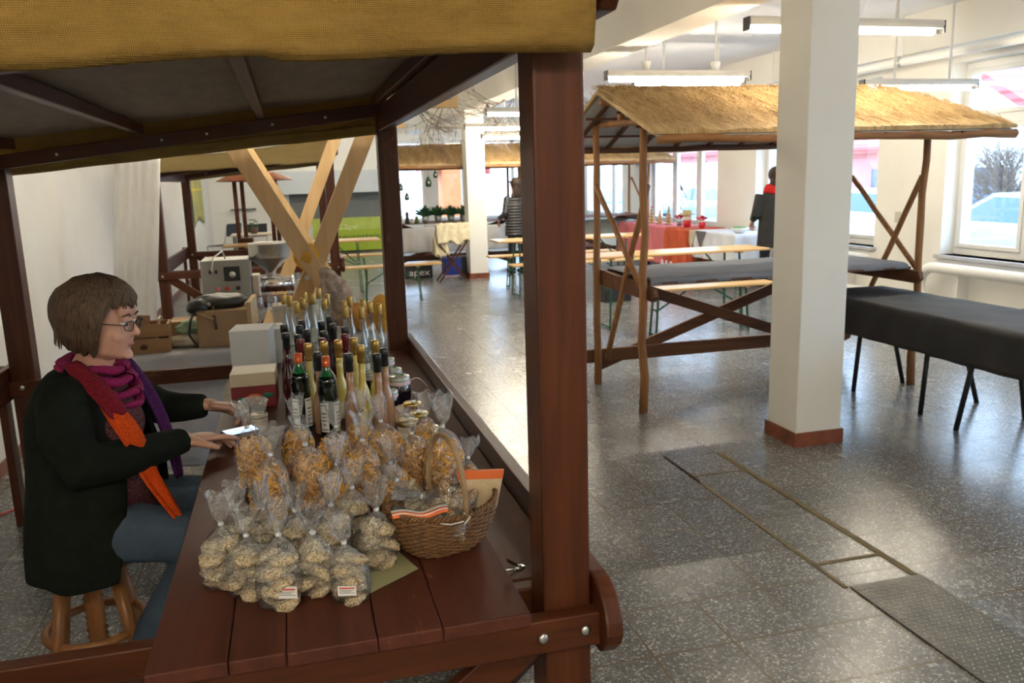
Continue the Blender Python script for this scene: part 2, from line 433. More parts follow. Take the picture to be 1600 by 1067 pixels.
lamp(2.72, 4.08, 7.0, 2.42, 'lit lamp over the left end of the near reed roof, two white cups above', True)
lamp(2.90, 4.36, 5.0, 2.50, 'lit fluorescent lamp at the top behind the near white pillar')
lamp(4.90, 6.08, 6.5, 2.29, 'lit fluorescent lamp above the right end of the near reed roof, beside the window')
lamp(2.35, 3.75, 10.0, 2.36, 'topmost lit lamp just right of the far white pillar')
lamp(2.50, 3.95, 12.0, 2.31, 'second lit lamp right of the far white pillar')
lamp(2.95, 4.35, 12.9, 2.22, 'lowest lit lamp right of the far white pillar')
lamp(2.45, 3.95, 14.6, 2.49, 'unlit lamp tube behind the far white pillar', on=False)
lamp(-.9, .5, 2.6, 2.55, 'lit lamp above the hessian roof of the near stall')
lamp(-.9, .5, 6.6, 2.6, 'lit lamp between the two hessian roofs')
lamp(-.6, .8, 15.5, 2.5, 'lit lamp over the far left corner of the hall')
lamp(-.5, .9, -1.0, 2.65, 'unseen lamp just behind the viewer, added to light the near stall')  # out of view, added to lift the stall front and counter
lamp(-1.3, .1, -1.8, 2.6, 'unseen lamp near the wall behind the viewer, added for foreground light')  # second unseen lamp, put in to brighten the foreground
lamp(.3, 1.6, 17.6, 2.62, 'hidden lamp added to brighten the far wall')  # hidden by the hessian, added because the far wall came out dark
lamp(-1.2, .2, 11.2, 2.62, 'hidden lamp above the farther hessian roof, added to brighten the far hall')  # hidden above the roof, added for more light at the far left
lamp(4.3, 5.6, 16.8, 2.6, 'extra lamp in the far right corner, added to brighten the far hall')  # extra lamp, added for brightness in the far room
lamp(3.9, 5.3, .5, 2.75, 'unseen lamp on the window side, added to brighten the near pillar')  # out of view, added and placed to light the pillar's right face
lamp(3.9, 5.3, 9.2, 2.62, 'lit lamp above the beer tables on the window side')
# pipes
t = thing('heating_pipe', 'white heating pipe under the window wall ceiling', 'pipe', (X1 - .3, 8, 2.62))
MB().tube([(X1 - .32, Y0 + .05, 2.64), (X1 - .32, Y1 - .1, 2.64)], .045, 12).build('pipe', M_white, t, smooth=True)
for yy in (2, 5.6, 7.6, 10, 13, 16):
    MB().tube([(X1 - .32, yy, 2.68), (X1 - .32, yy, ZC)], .008, 6).build('pipe_hanger', M_rod, t)
    MB().lathe([(.05, -.015), (.05, .015)], (0, 0, 0), 12, Matrix.Translation((X1 - .32, yy, 2.64)) @ Matrix.Rotation(PI / 2, 4, 'X')).build('pipe_clamp', M_steel, t)
def radiator(a, b, label):
    t = thing('pipe_radiator', label, 'radiator', (X1 - .12, a, .2), 'pipe radiators below the windows')
    xc = X1 - .14; p = []
    for k in range(13):
        an = PI / 2 + PI * k / 12; p.append((xc, b - .19 + -.19 * math.cos(an) * -1 * -1, 0))
    pts = [(xc, a, .56)] + [(xc, b - .19 + .19 * math.sin(PI * k / 12), .37 + .19 * math.cos(PI * k / 12)) for k in range(13)] + [(xc, a, .18)]
    MB().tube(pts, .055, 14).build('pipe_loop', M_white, t, smooth=True)
    for yy in (a + .4, b - .5): MB().box(xc, X1, yy - .02, yy + .02, .16, .58).build('wall_bracket', M_white, t)
radiator(4.3, 7.35, 'white pipe radiator below the right-hand window')
radiator(8.2, 10.2, 'white pipe radiator behind the reed-roofed stall')
# wall lead of grey cable on the pier, power socket
MB().box(X1 - .02, X1, 7.78, 7.82, 1.02, 1.09)
tag(MB().box(X1 - .015, X1, 7.86, 7.94, .98, 1.1).build('light_switch', plain('switch_plastic', (.55, .53, .46), .5, 0, 0)), 'small beige switch on the wall behind the reed-roofed stall', 'switch')
# ------------------------------------------------ outside
struct(MB().box(X1 + .35, 90, -20, 90, -.35, -.25).build('ground', plain('pale_asphalt', (.42, .42, .43), .9, 0, .1, 3)))
struct(MB().box(-30, X1 + .35, Y1 + .3, 90, -.35, -.25).build('yard_ground', MATS['pale_asphalt']))
M_roof = None
def roofmat():
    m, nt, N, L, P = newmat('red_roof_tiles')
    w_ = N.new('ShaderNodeTexWave'); w_.bands_direction = 'Z'; w_.inputs['Scale'].default_value = 1.6; L.new(coords(N, L), w_.inputs[0])
    L.new(ramp(N, L, w_.outputs[0], [(.1, (.35, .05, .05)), (.5, (.62, .13, .13))]), P.inputs['Base Color']); return m
M_roof = roofmat()
def house(x0, x1, y0, y1, eave, ridge, mat, label, axis='x', wins=()):
    t = thing('house', label, 'house', ((x0 + x1) / 2, (y0 + y1) / 2, -.25))
    b = MB().box(x0, x1, y0, y1, -.25, eave)
    if axis == 'x':
        ym = (y0 + y1) / 2; b.prism([(y0, eave), (y1, eave), (ym, ridge)], 'x', x0, x1)
        r = MB(); 
        for s_ in (-1, 1):
            ye = y0 - .4 if s_ < 0 else y1 + .4; ze = eave - .4 * (ridge - eave) / ((y1 - y0) / 2)
            r.add([(x0 - .3, ym, ridge + .05), (x1 + .3, ym, ridge + .05), (x1 + .3, ye, ze + .05), (x0 - .3, ye, ze + .05), (x0 - .3, ym, ridge + .25), (x1 + .3, ym, ridge + .25), (x1 + .3, ye, ze + .25), (x0 - .3, ye, ze + .25)], [(0, 1, 2, 3), (7, 6, 5, 4), (0, 4, 5, 1), (1, 5, 6, 2), (2, 6, 7, 3), (3, 7, 4, 0)])
    else:
        xm = (x0 + x1) / 2; b.prism([(x0, eave), (x1, eave), (xm, ridge)], 'y', y0, y1)
        r = MB()
        for s_ in (-1, 1):
            xe = x0 - .4 if s_ < 0 else x1 + .4; ze = eave - .4 * (ridge - eave) / ((x1 - x0) / 2)
            r.add([(xm, y0 - .3, ridge + .05), (xm, y1 + .3, ridge + .05), (xe, y1 + .3, ze + .05), (xe, y0 - .3, ze + .05), (xm, y0 - .3, ridge + .25), (xm, y1 + .3, ridge + .25), (xe, y1 + .3, ze + .25), (xe, y0 - .3, ze + .25)], [(0, 1, 2, 3), (7, 6, 5, 4), (0, 4, 5, 1), (1, 5, 6, 2), (2, 6, 7, 3), (3, 7, 4, 0)])
    b.build('house_wall', mat, t); r.build('roof', M_roof, t)
    for (wy, wz) in wins:
        if axis == 'n': pass
        MB().box(x0 - .06, x0 + .02, wy - .45, wy + .45, wz - .6, wz + .6).build('house_window', plain('house_pane', (.12, .15, .2), .2, 0, 0), t)
house(15.5, 24, 14.4, 18.9, 2.35, 3.7, plain('white_render', (.8, .8, .8), .9, 0, .03), 'white gabled house with red tile roof outside the right window', 'x', [(16.0, .9)])
house(17.5, 27, 10.0, 13.6, 3.4, 6.4, MATS['white_render'], 'pale house with steep red roof beyond the white gabled one', 'y', [(12, 1.5)])
house(19, 28, 21.5, 31, 2.2, 4.6, plain('pink_render', (.72, .32, .30), .9, 0, .05), 'pink house across the street behind the reed-roofed stall', 'y', [(24, .9), (28, .9)])
house(25, 34, 40, 56, 2.7, 5.5, MATS['pink_render'], 'far pink house seen over the parked car', 'y', [(44.5, 1.6), (48, 1.6), (52, 1.6)])
house(5.0, 6.2, 28, 31, 3.2, 5.5, plain('orange_render', (.50, .17, .07), .9, 0, .05), 'orange house behind the far windows', 'y')
def car(x, y, rz, col, label, s=1.0):
    t = thing('parked_car', label, 'car', (x, y, -.25), 'cars parked outside the windows', local=True, rz=rz)
    body = MB()
    prof = [(-2.1, .35), (-2.15, .7), (-1.9, .9), (-1.25, .98), (-.75, 1.38), (.55, 1.42), (1.25, 1.0), (1.95, .88), (2.15, .62), (2.1, .32)]
    n = len(prof); vs = []
    for sgn, inset in ((-1, 0), (1, 0)):
        for (px_, pz_) in prof: vs.append((px_, sgn * (.85 - (.2 if pz_ > 1.1 else 0)), pz_))
    fs = [tuple(range(n)), tuple(reversed(range(n, 2 * n)))] + [(i, (i + 1) % n, (i + 1) % n + n, i + n) for i in range(n)]
    body.add(vs, fs); body.build('car_body', plain('paint_' + label[:8], col, .25, .2, 0, coat=.6), t, bevel=.05)
    g = MB()
    for sgn in (-1, 1):
        g.add([(-1.1, sgn * .84, 1.0), (1.05, sgn * .84, 1.02), (.5, sgn * .672, 1.36), (-.7, sgn * .672, 1.33)], [(0, 1, 2, 3)])
    g.add([(1.24, -.72, 1.02), (1.24, .72, 1.02), (.62, .6, 1.4), (.62, -.6, 1.4)], [(0, 1, 2, 3)]); g.add([(-1.27, -.72, 1.0), (-1.27, .72, 1.0), (-.8, .6, 1.36), (-.8, -.6, 1.36)], [(0, 1, 2, 3)])
    g.build('car_glass', plain('car_glass', (.10, .17, .22), .08, 0, 0), t, solid=.03)
    for (wx, wy) in ((-1.35, -.8), (1.35, -.8), (-1.35, .8), (1.35, .8)):
        MB().lathe([(.18, -.1), (.31, -.09), (.31, .09), (.18, .1)], (0, 0, 0), 18, Matrix.Translation((wx, wy, .31)) @ Matrix.Rotation(PI / 2, 4, 'X')).build('wheel', M_black, t, smooth=False)
        
car(10.6, 9.6, PI / 2 + .1, (.55, .60, .63), 'silver car parked right outside the right window')
car(11.3, 14.2, PI / 2, (.80, .82, .82), 'white car parked outside the window behind the reed-roofed stall')
car(12.4, 22.8, PI / 2 + .35, (.42, .60, .68), 'pale blue car parked beyond the middle window')
car(9.6, 25.5, PI / 2, (.16, .22, .27), 'dark car parked beyond the white one')
car(12.2, 5.3, PI / 2, (.30, .36, .42), 'grey blue car parked at the near end of the street')
def twig_mesh(mb, p, d, ln, r, depth, spread=.45):
    q = p + d * ln
    mid = (p + q) / 2 + Vector((random.uniform(-1, 1), random.uniform(-1, 1), random.uniform(-1, 1))) * ln * .06
    mb.tube([p, mid, q], [r, r * .85, r * .65], 5, cap=False)
    if depth <= 0: return
    for k in range(random.choice((2, 3))):
        a = Vector((random.uniform(-1, 1), random.uniform(-1, 1), random.uniform(-.5, .9))).normalized()
        nd = (d + a * spread * random.uniform(.6, 1.4)).normalized()
        twig_mesh(mb, p + (q - p) * random.uniform(.45, 1), nd, ln * random.uniform(.6, .85), r * .62, depth - 1, spread)
M_twig = plain('bare_twigs', (.16, .12, .09), .8, 0, .3, 20)
tr = MB()
for k in range(5): twig_mesh(tr, Vector((14.2, 14.1, -.25)), Vector((random.uniform(-.3, .3), random.uniform(-.3, .3), 1)).normalized(), .9, .05, 6, .8)
tag(tr.build('garden_shrub', M_twig), 'bare garden shrub outside the right window', 'shrub')
# ================================================================ dark stained market stall with hessian roof
def dark_stall(label, hess):
    W, D_ = 1.84, 2.92          # origin on the floor under the near left post corner
    t = thing('market_stall', label, 'market stall', (-1.32, 1.48, 0))
    zx = lambda x: 1.735 + .125 * (x + 1.2)          # height of the cross beams
    posts = [((.44, .54), (1.50, 1.60)), ((.45, .55), (4.30, 4.40)), ((-1.33, -1.225), (4.28, 4.38)), ((-1.33, -1.225), (1.50, 1.60))]
    for (xa, xb), (ya, yb) in posts:
        p = MB().box(xa, xb, ya, yb, 0, zx((xa + xb) / 2) + .03).build('post', dw('Z'), t, bevel=.006)
    # cross beams under the roof, near and far
    for y in (1.64, 4.27):
        MB().beam((-1.33, y, zx(-1.33)), (.56, y, zx(.56)), .035, .062).build('cross_beam', dw('X'), t, bevel=.003)
    # long beams
    MB().box(.455, .50, 1.60, 4.30, 1.84, 1.955).build('long_beam', dw('Y'), t, bevel=.004)
    MB().box(-1.30, -1.26, 1.60, 4.28, 1.66, 1.75).build('long_beam', dw('Y'), t, bevel=.004)
    # outer rails with rounded ends, upper and lower
    def rail(x0, x1, z0, z1, name='side_rail', ya=1.42, yb=4.47, ra=.1):
        h = z1 - z0; poly = []
        for k in range(7): a = PI / 2 * k / 6; poly.append((ya + ra * (1 - math.sin(a)), z1 - ra * (1 - math.cos(a)) * .9))
        poly = poly[::-1]
        poly = [(yb - .05, z1), (ya + ra, z1)] + [(ya + ra * (1 - math.sin(PI / 2 * k / 6)), z1 - h * .62 * (1 - math.cos(PI / 2 * k / 6))) for k in range(1, 7)] + [(ya + .01, z0 + h * .22), (ya + .045, z0), (yb - .05, z0), (yb, z0 + .05), (yb, z1 - .05)]
        return MB().prism(poly, 'x', x0, x1).build(name, dw('Y'), t, bevel=.005)
    rail(.545, .582, .635, .79); rail(.555, .590, 1.885, 2.04)
    rail(-1.368, -1.333, .635, .79)
    # upright board with rounded top on the outer side of the far left post
    MB().prism([(4.30, 0), (4.38, 0), (4.38, .74), (4.36, .79), (4.32, .79), (4.30, .74)], 'x', -1.405, -1.370).build('side_board', dw('Z'), t, bevel=.004)
    # bearers under the counter
    MB().box(-1.34, .555, 1.462, 1.50, .655, .728).build('counter_bearer', dw('X'), t, bevel=.004)
    MB().box(-1.34, .555, 1.602, 1.64, .655, .728).build('counter_bearer', dw('X'), t, bevel=.004)
    MB().box(-1.34, .555, 4.262, 4.298, .655, .725).build('counter_bearer', dw('X'), t, bevel=.004)
    MB().box(.41, .543, 1.66, 4.29, .700, .722).build('ledge_board', dw('Y'), t, bevel=.003)
    # braces
    MB().beam((.40, 1.515, .66), (-.42, 1.515, .03), .032, .085).build('brace', dw('X'), t, bevel=.004)
    MB().beam((-1.22, 1.515, .66), (-.40, 1.575, .03), .032, .085).build('brace', dw('X'), t, bevel=.004)
    MB().beam((.50, 1.62, .64), (.50, 2.3, .02), .085, .034).build('brace', dw('Y'), t, bevel=.004)
    MB().beam((.50, 4.28, .64), (.50, 3.6, .02), .085, .034).build('brace', dw('Y'), t, bevel=.004)
    MB().beam((-1.22, 4.33, .66), (-.7, 4.33, .30), .034, .075).build('brace', dw('X'), t, bevel=.004)
    MB().box(.452, .538, 1.6, 4.3, .02, .09).build('foot_rail', dw('Y'), t, bevel=.004)
    # roof: rafters, sheet, hessian
    zs = lambda x: 1.962 + .107 * x
    for x in (-1.2, -.65, -.10, .45):
        MB().beam((x, 1.44, zs(x) - .024), (x, 4.33, zs(x) - .024), .036, .045).build('rafter', dw('Y'), t, bevel=.003)
    def sheet(u, v):
        x = -1.38 + u * 1.97; y = 1.42 + v * 2.90
        return (x, y, zs(x) + .006 + .004 * math.sin(x * 9 + y * 2) * math.sin(y * 5))
    MB().grid(sheet, 24, 24).build('roof_sheet', M_sheet, t, True, solid=.004)
    def hess_fn(u, v):
        x = -1.42 + u * 1.945; e = noise.noise(Vector((x * 3, 0, 1))) * .012
        zt = zs(x) + .03
        zn = 1.777 + .05 * (x + .4) * (1 if x < 0 else .6) + e + (.005 * math.sin(x * 4))
        zf = 1.795 + .095 * x + e * .8
        L = [(1.452, zn + .085), (1.436, zn + .02), (1.425, zn + .002), (1.408, zn + .012), (1.400, zn + .06), (1.397, zn + .16), (1.402, zt - .03), (1.43, zt), (1.7, zt + .004), (2.6, zt - .006), (3.6, zt + .004), (4.35, zt), (4.45, zt - .01), (4.475, zt - .06), (4.48, zf + .03), (4.485, zf), (4.475, zf + .01), (4.465, zf + .05)]
        k = v * (len(L) - 1); i = min(int(k), len(L) - 2); f = k - i
        y = L[i][0] * (1 - f) + L[i + 1][0] * f; z = L[i][1] * (1 - f) + L[i + 1][1] * f
        rip = noise.noise(Vector((x * 5, y * 2, z * 4))) * .006
        return (x, y + rip, z + rip * .5)
    MB().grid(hess_fn, 60, 68).build('hessian_cover', hess, t, True, solid=.003)
    # fittings
    b = []
    for (x, z) in ((.515, .692), (.425, .690), (-.55, .69), (-1.28, .69)):
        b.append(MB().ell((x, 1.461, z), (.011, .005, .011), 12, 6).build('bolt_head', M_steel, t, True))
    for (x) in (-1.28, .495):
        MB().ell((x, 4.262, .695), (.013, .005, .013), 12, 6).build('bolt_head', M_steel, t, True)
    for x in (-1.0, -.55, -.35, -.05, .2):
        MB().ell((x, 4.251, zx(x)), (.007, .004, .007), 8, 5).build('bolt_head', M_steel, t, True)
    wgt = MB(); wgt.ell((.428, 1.6475, .755), (.012, .009, .009), 10, 6)
    wgt.beam((.425, 1.6475, .76), (.40, 1.6475, .778), .004, .012, (0, 1, 0)); wgt.beam((.425, 1.6475, .75), (.402, 1.6475, .732), .004, .012, (0, 1, 0)); wgt.tube([(.44, 1.6475, .755), (.395, 1.6475, .755)], .004, 8)
    wgt.build('wing_nut', M_chrome, t)
    return t
stall = dark_stall('dark stained wooden market stall with hessian roof, nearest the viewer', M_hess)
stall_b = dup(stall, (-1.37, 9.27, 0), label='dark wooden stall with hessian roof farther back along the left wall')
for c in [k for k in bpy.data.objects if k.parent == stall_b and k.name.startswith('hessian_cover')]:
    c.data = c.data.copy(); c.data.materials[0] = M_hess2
# loose counter of boards on the near stall
t = thing('counter_board', 'dark red-brown plank counter carrying the bags and bottles', 'counter', (.045, 2.87, .73))
xs = [-.312, -.17, -.068, .098, .222, .398]
m = MB()
for a, b in zip(xs[:-1], xs[1:]): m.box(a, b - .0018, 1.443 if a > -.1 else 1.446, 4.255, .731, .760)
m.build('planks', wood('worn_counter', (.048, .012, .006), (.105, .028, .014), 'Y', .55, 16, (.22, .10, .04)), t, bevel=.003)
for y in (1.75, 2.9, 4.0): MB().box(-.29, .38, y, y + .07, .7285, .731).build('batten', dw('X'), t)
# lower shelf boards seen past the counter at the near right corner
# ================================================================ rustic log stall with reed roof
M_log = wood('peeled_log', (.20, .085, .032), (.42, .21, .085), 'Z', .6, 30, (.10, .04, .02), .6)
M_logx = wood('peeled_log', (.20, .085, .032), (.42, .21, .085), 'X', .6, 30, (.10, .04, .02), .6)
M_rail = wood('brown_board', (.085, .034, .016), (.18, .075, .034), 'X', .6, 20)
def reedmat():
    m, nt, N, L, P = newmat('reed_thatch'); P.inputs['Roughness'].default_value = .75
    v = coords(N, L, (1, .04, .04)); n = noisetex(N, L, v, 140, 4, .7, .2)
    v2 = coords(N, L, (1, .25, .25)); n2 = noisetex(N, L, v2, 9, 6, .7)
    ad = N.new('ShaderNodeMath'); ad.operation = 'ADD'; L.new(n, ad.inputs[0]); L.new(n2, ad.inputs[1])
    hf = N.new('ShaderNodeMath'); hf.operation = 'MULTIPLY'; hf.inputs[1].default_value = .5; L.new(ad.outputs[0], hf.inputs[0])
    L.new(ramp(N, L, hf.outputs[0], [(.33, (.22, .13, .05)), (.5, (.52, .35, .16)), (.66, (.72, .53, .28))]), P.inputs['Base Color'])
    bump(N, L, P, n, .6, .006); return m
M_reed = reedmat()
M_under = plain('white_roof_lining', (.62, .62, .62), .8, 0, .05, 3)
def wob(p0, p1, k=6, a=.012, seed=0):
    p0 = Vector(p0); p1 = Vector(p1)
    return [p0 + (p1 - p0) * (i / k) + Vector((noise.noise(Vector((i * .7, seed, 0))), noise.noise(Vector((i * .7, seed + 9, 3))), noise.noise(Vector((i * .7, seed + 4, 7))))) * a * (1 if 0 < i < k else .3) for i in range(k + 1)]
def reed_stall(label, loc, strands=1500):
    # local origin: floor below the near left post; posts 2.16 x 0.87 apart
    t = thing('reed_roof_stall', label, 'market stall', loc, local=True)
    L_, D2 = 2.15, .87; xa, xb = -.13, 2.42; ye, yf = -.47, 1.33; ym = .43; zr, ze = 2.125, 1.815
    rr = random.Random(3)
    for i, (x, y, h) in enumerate([(0, 0, 1.93), (0, D2, 1.95), (L_, 0, 1.86), (L_, D2, 1.92)]):
        MB().tube(wob((x, y, 0), (x, y, h), 8, .02, i * 3.3), [.030, .029, .027, .027, .026, .026, .025, .024, .024], 10, jit=.08).build('post', M_log, t, True)
    for x in (0.02, L_ - .02):   # gable ties, king posts
        MB().tube(wob((x, -.12, 1.915), (x, D2 + .12, 1.965), 4, .01, x), .024, 9).build('tie_pole', M_log, t, True)
        MB().tube(wob((x, ym, 1.93), (x, ym, 2.09), 3, .005, x), .026, 9).build('king_post', M_log, t, True)
    # eave and ridge poles
    MB().tube(wob((xa + .02, ye + .02, ze - .022), (xb + .03, ye + .02, ze - .03), 10, .016, 4), [.026 + .005 * rr.random() for _ in range(11)], 10, jit=.1).build('eave_pole', M_logx, t, True)
    MB().tube(wob((xa + .02, yf - .02, ze - .03), (xb, yf - .02, ze - .03), 10, .012, 8), .024, 10).build('eave_pole', M_rail, t, True)
    MB().tube(wob((xa, ym, zr - .05), (xb - .17, ym, zr - .05), 6, .008, 2), .022, 9).build('ridge_pole', M_logx, t, True)
    # lining, battens, reed
    for s_ in (0, 1):
        y0 = ye if s_ == 0 else yf
        def P(u, v, off): return (xa + u * (xb - .17 * v - xa), y0 + (ym - y0) * v, ze + (zr - ze) * v + off)
        MB().grid(lambda u, v: P(u, v, -.005), 8, 4).build('roof_lining', M_under, t, False, solid=.003)
        for k in range(9):
            u = .04 + k * .115
            MB().beam(P(u, 0, -.020), P(u, 1, -.020), .024, .022).build('batten', M_rail, t)
        for k in (0.33, .68):
            MB().beam(P(0, k, -.038), P(1, k, -.038), .022, .016).build('batten', M_rail, t)
        def top(u, v):
            x, y, z = P(u * 1.02 - .01, v, 0)
            rp = .009 * noise.noise(Vector((x * 60, v * 3, s_))) + .016 * noise.noise(Vector((x * 5, v * 7, s_)))
            return (x, y + (.012 * noise.noise(Vector((x * 30, 2, 5))) if v < .01 else 0), z + .03 + rp)
        bot = lambda u, v: P(u * 1.02 - .01, v, .004)
        mb = MB(); nu, nv = 150, 14
        mb.grid(top, nu, nv); mb.grid(bot, nu, nv)
        n0 = (nu + 1) * (nv + 1)
        for i in range(nu): mb.f.append((i, i + 1, n0 + i + 1, n0 + i))
        for j in range(nv):
            a = j * (nu + 1); b_ = (j + 1) * (nu + 1); mb.f.append((a, b_, n0 + b_, n0 + a)); a += nu; b_ += nu; mb.f.append((a, b_, n0 + b_, n0 + a))
        mb.build('reed_mat', M_reed, t, False)
        st = MB()
        for k in range(strands):
            u = rr.random(); v = rr.random() ** .8; ln = rr.uniform(.06, .16); sk = rr.uniform(-.03, .03)
            v1 = min(1.03, v + ln)
            p = Vector(P(u, v - .015 * rr.random(), .042)); q = Vector(P(u + sk, v1, .046 + rr.uniform(0, .010)))
            st.beam(p, q, .0035, .0025)
        for k in range(strands // 5):
            u = rr.random(); p = Vector(P(u, .96, .05)); q = p + Vector((rr.uniform(-.02, .02), (ym - y0) * .06, rr.uniform(.0, .035))); st.beam(p, q, .003, .002)
        so = st.build('loose_reeds', M_reed, t); so['kind'] = 'stuff'
    # side braces
    for x in (.0, L_ + .03):
        sx = .035 if x < 1 else -.03
        MB().tube(wob((x + sx, .02, 1.52), (x + sx, .76, .22), 5, .008, x), .021, 9).build('brace', M_log, t, True)
        MB().tube(wob((x - sx * .3 + .0, D2 - .02, 1.52), (x - sx * .3, .02, .82 if x > 1 else .86), 5, .006, x + 2), .020, 9).build('brace', M_log, t, True)
    # long boards in the far plane
    yb = D2 + .045
    MB().prism([(-.08, .16), (L_ + .1, .16), (L_ + .13, .21), (L_ + .1, .265), (-.08, .265), (-.12, .21)], 'y', yb - .02, yb + .02).build('long_board', M_rail, t, bevel=.006)
    MB().beam((.02, yb - .045, .84), (L_, yb - .045, .10), .03, .085).build('cross_board', M_rail, t, bevel=.004)
    MB().beam((.02, yb + .04, .12), (L_, yb + .04, .84), .03, .085).build('cross_board', M_rail, t, bevel=.004)
    for x in (.05, L_ - .05):
        MB().prism([(-.10, .80), (-.06, .765), (D2 + .02, .765), (D2 + .12, .80), (D2 + .12, .86), (D2 + .04, .89), (.5, .875), (.1, .865), (-.08, .85)], 'x', x - .018, x + .018).build('side_rail', M_rail, t, bevel=.005)
    MB().box(.03, L_ - .03, .04, D2 - .02, .862, .876).build('table_board', M_rail, t)
    return t
rs = reed_stall('reed-roofed log stall right of the dark stall, near the windows', (2.22, 5.07, 0), 3200)
rs2 = dup(rs, (1.72, 14.05, 0), label='reed-roofed log stall at the back, behind the far white pillar')
rs3 = dup(rs, (4.05, 13.95, 0), label='rearmost reed-roofed stall, seen under the near reed roof')
# sheep grey cloth on the near reed stall
def drape(x0, x1, y0, y1, z, drop, nx=60, ny=30, hang=('f', 'b', 'l', 'r'), amp=.012, seed=0, dz=.004):
    """cloth lying on a rectangle and hanging over the chosen sides"""
    df = drop if 'f' in hang else .012; db = drop if 'b' in hang else .012; dl = drop if 'l' in hang else .012; dr = drop if 'r' in hang else .012
    W = x1 - x0; D_ = y1 - y0
    def fn(u, v):
        s = -dl + u * (W + dl + dr); q = -df + v * (D_ + df + db)
        cx = min(max(s, 0), W); cy = min(max(q, 0), D_); ox = s - cx; oy = q - cy
        dd = abs(ox) + abs(oy)
        if abs(ox) > 0 and abs(oy) > 0: dd = max(abs(ox), abs(oy)) * 1.0
        fold = amp * math.sin((cx + cy) * 22 + seed) * min(1, dd / .15) + amp * .8 * noise.noise(Vector((s * 4, q * 4, seed)))
        ax = (1 if ox > 0 else -1) * min(.010, abs(ox)) + (fold if ox > 0 else -fold if ox < 0 else 0) * (abs(ox) > 0)
        ay = (1 if oy > 0 else -1) * min(.010, abs(oy)) + (fold if oy > 0 else -fold if oy < 0 else 0) * (abs(oy) > 0)
        return (x0 + cx + ax, y0 + cy + ay, z + dz - max(0, dd - .004) + (.004 * noise.noise(Vector((s * 5, q * 5, seed + 3))) if dd == 0 else 0))
    return MB().grid(fn, nx, ny)
M_greycl = plain('grey_cloth', (.25, .255, .285), .85, 0, .12, 4, .3, 40)
M_blackcl = plain('black_cloth', (.022, .020, .020), .75, 0, .25, 3, .3, 30)
o = drape(2.30, 4.30, 5.12, 5.90, .888, .05, 80, 30, ('f', 'b'), 0.012, 2, .020).build('table_cover', M_greycl, smooth=True, solid=.004)
tag(o, 'creased grey cloth spread on the reed-roofed stall table', 'cloth')
# ================================================================ beer garden furniture
M_beer = wood('lacquered_pine', (.62, .36, .13), (.78, .50, .22), 'X', .32, 12)
M_beery = wood('lacquered_pine', (.62, .36, .13), (.78, .50, .22), 'Y', .32, 12)
def beer(kind, label, x0, x1, y, axis='x', z=None, group=None):
    table = kind == 'table'; z = z or (.77 if table else .48); w = .5 if table else .25
    t = thing('beer_table' if table else 'beer_bench', label, kind, ((x0 + x1) / 2, y, 0), group)
    MB().box(x0, x1, y - w / 2, y + w / 2, z - .026, z).build('table_top' if table else 'seat_board', M_beer, t, bevel=.008)
    for s_, xx in ((1, x0 + .32), (-1, x1 - .32)):
        MB().box(xx - .02, xx + .02, y - w / 2 + .03, y + w / 2 - .03, z - .045, z - .0265).build('cross_batten', M_beer, t)
        sp = w / 2 - .05
        L = MB()
        for q in (-1, 1):
            L.beam((xx, y + q * sp * .8, z - .045), (xx - s_ * .03, y + q * sp, 0), .028, .012, (1, 0, 0))
        L.beam((xx - s_ * .03, y - sp, .02), (xx - s_ * .03, y + sp, .02), .02, .014)
        L.beam((xx - s_ * .01, y - sp * .9, z * .55), (xx - s_ * .01, y + sp * .9, z * .55), .02, .012)
        L.build('trestle_leg', M_green, t)
        MB().beam((xx, y, z * .5), (xx + s_ * .32, y, z - .05), .012, .016).build('strut', M_green, t)
    return t
TG, BG = 'beer tables', 'beer benches'
beer('table', 'long pale beer table at the back, running behind the pine frame to the green banner', -.95, 1.24, 12.52, group=TG)
beer('bench', 'beer bench in front of the green banner table', -.0 + .62, 1.95, 11.35, group=BG)
beer('bench', 'beer bench between the green banner and its beer table', .12, 1.38, 13.25, group=BG)
beer('table', 'beer table right of the far white pillar, behind the dark post', 2.62, 4.78, 10.95, group=TG)
beer('bench', 'beer bench just behind the table right of the far white pillar', 2.74, 4.7, 11.85, group=BG)
beer('bench', 'beer bench just before the table right of the far white pillar', 2.72, 4.7, 10.5, group=BG)
beer('table', 'long beer table beyond the near reed-roofed stall', 2.86, 4.98, 8.25, group=TG)
beer('bench', 'beer bench between the reed-roofed stall and the long beer table', 3.12, 4.72, 7.55, group=BG)
# black covered tables along the window side
t = thing('trestle_table', 'beer table hidden under black cloth, right of the near pillar', 'table', (4.0, 4.2, 0))
MB().box(3.71, 4.31, 4.12, 5.36, .67, .699).build('table_top', M_beery, t)
MB().box(3.71, 4.31, 2.9, 4.10, .67, .699).build('table_top', M_beery, t)
for (x, y, dx) in ((3.86, 5.05, .1), (4.34, 5.12, -.06), (3.88, 4.40, .0), (4.42, 4.50, -.1)):
    MB().tube([(x * .5 + 4.0 * .5, y + .02, .67), (x, y, 0.0)], .016, 8).build('leg', M_black, t, True)
for (x, y) in ((3.84, 4.05), (4.40, 4.09), (3.84, 3.05), (4.38, 3.05)):
    MB().tube([(x * .5 + 4.0 * .5, y - .06, .67), (x, y, 0.0)], .016, 8).build('leg', M_black, t, True)
o = drape(3.69, 4.33, 4.06, 5.38, .70, .245, 40, 60, amp=.006, seed=1).build('table_cover', M_blackcl, smooth=True, solid=.003)
tag(o, 'black cloth hanging over the far half of the right-hand trestle table', 'cloth')
o = drape(3.675, 4.345, 2.88, 4.12, .706, .25, 40, 60, amp=.006, seed=5).build('table_cover', M_blackcl, smooth=True, solid=.003)
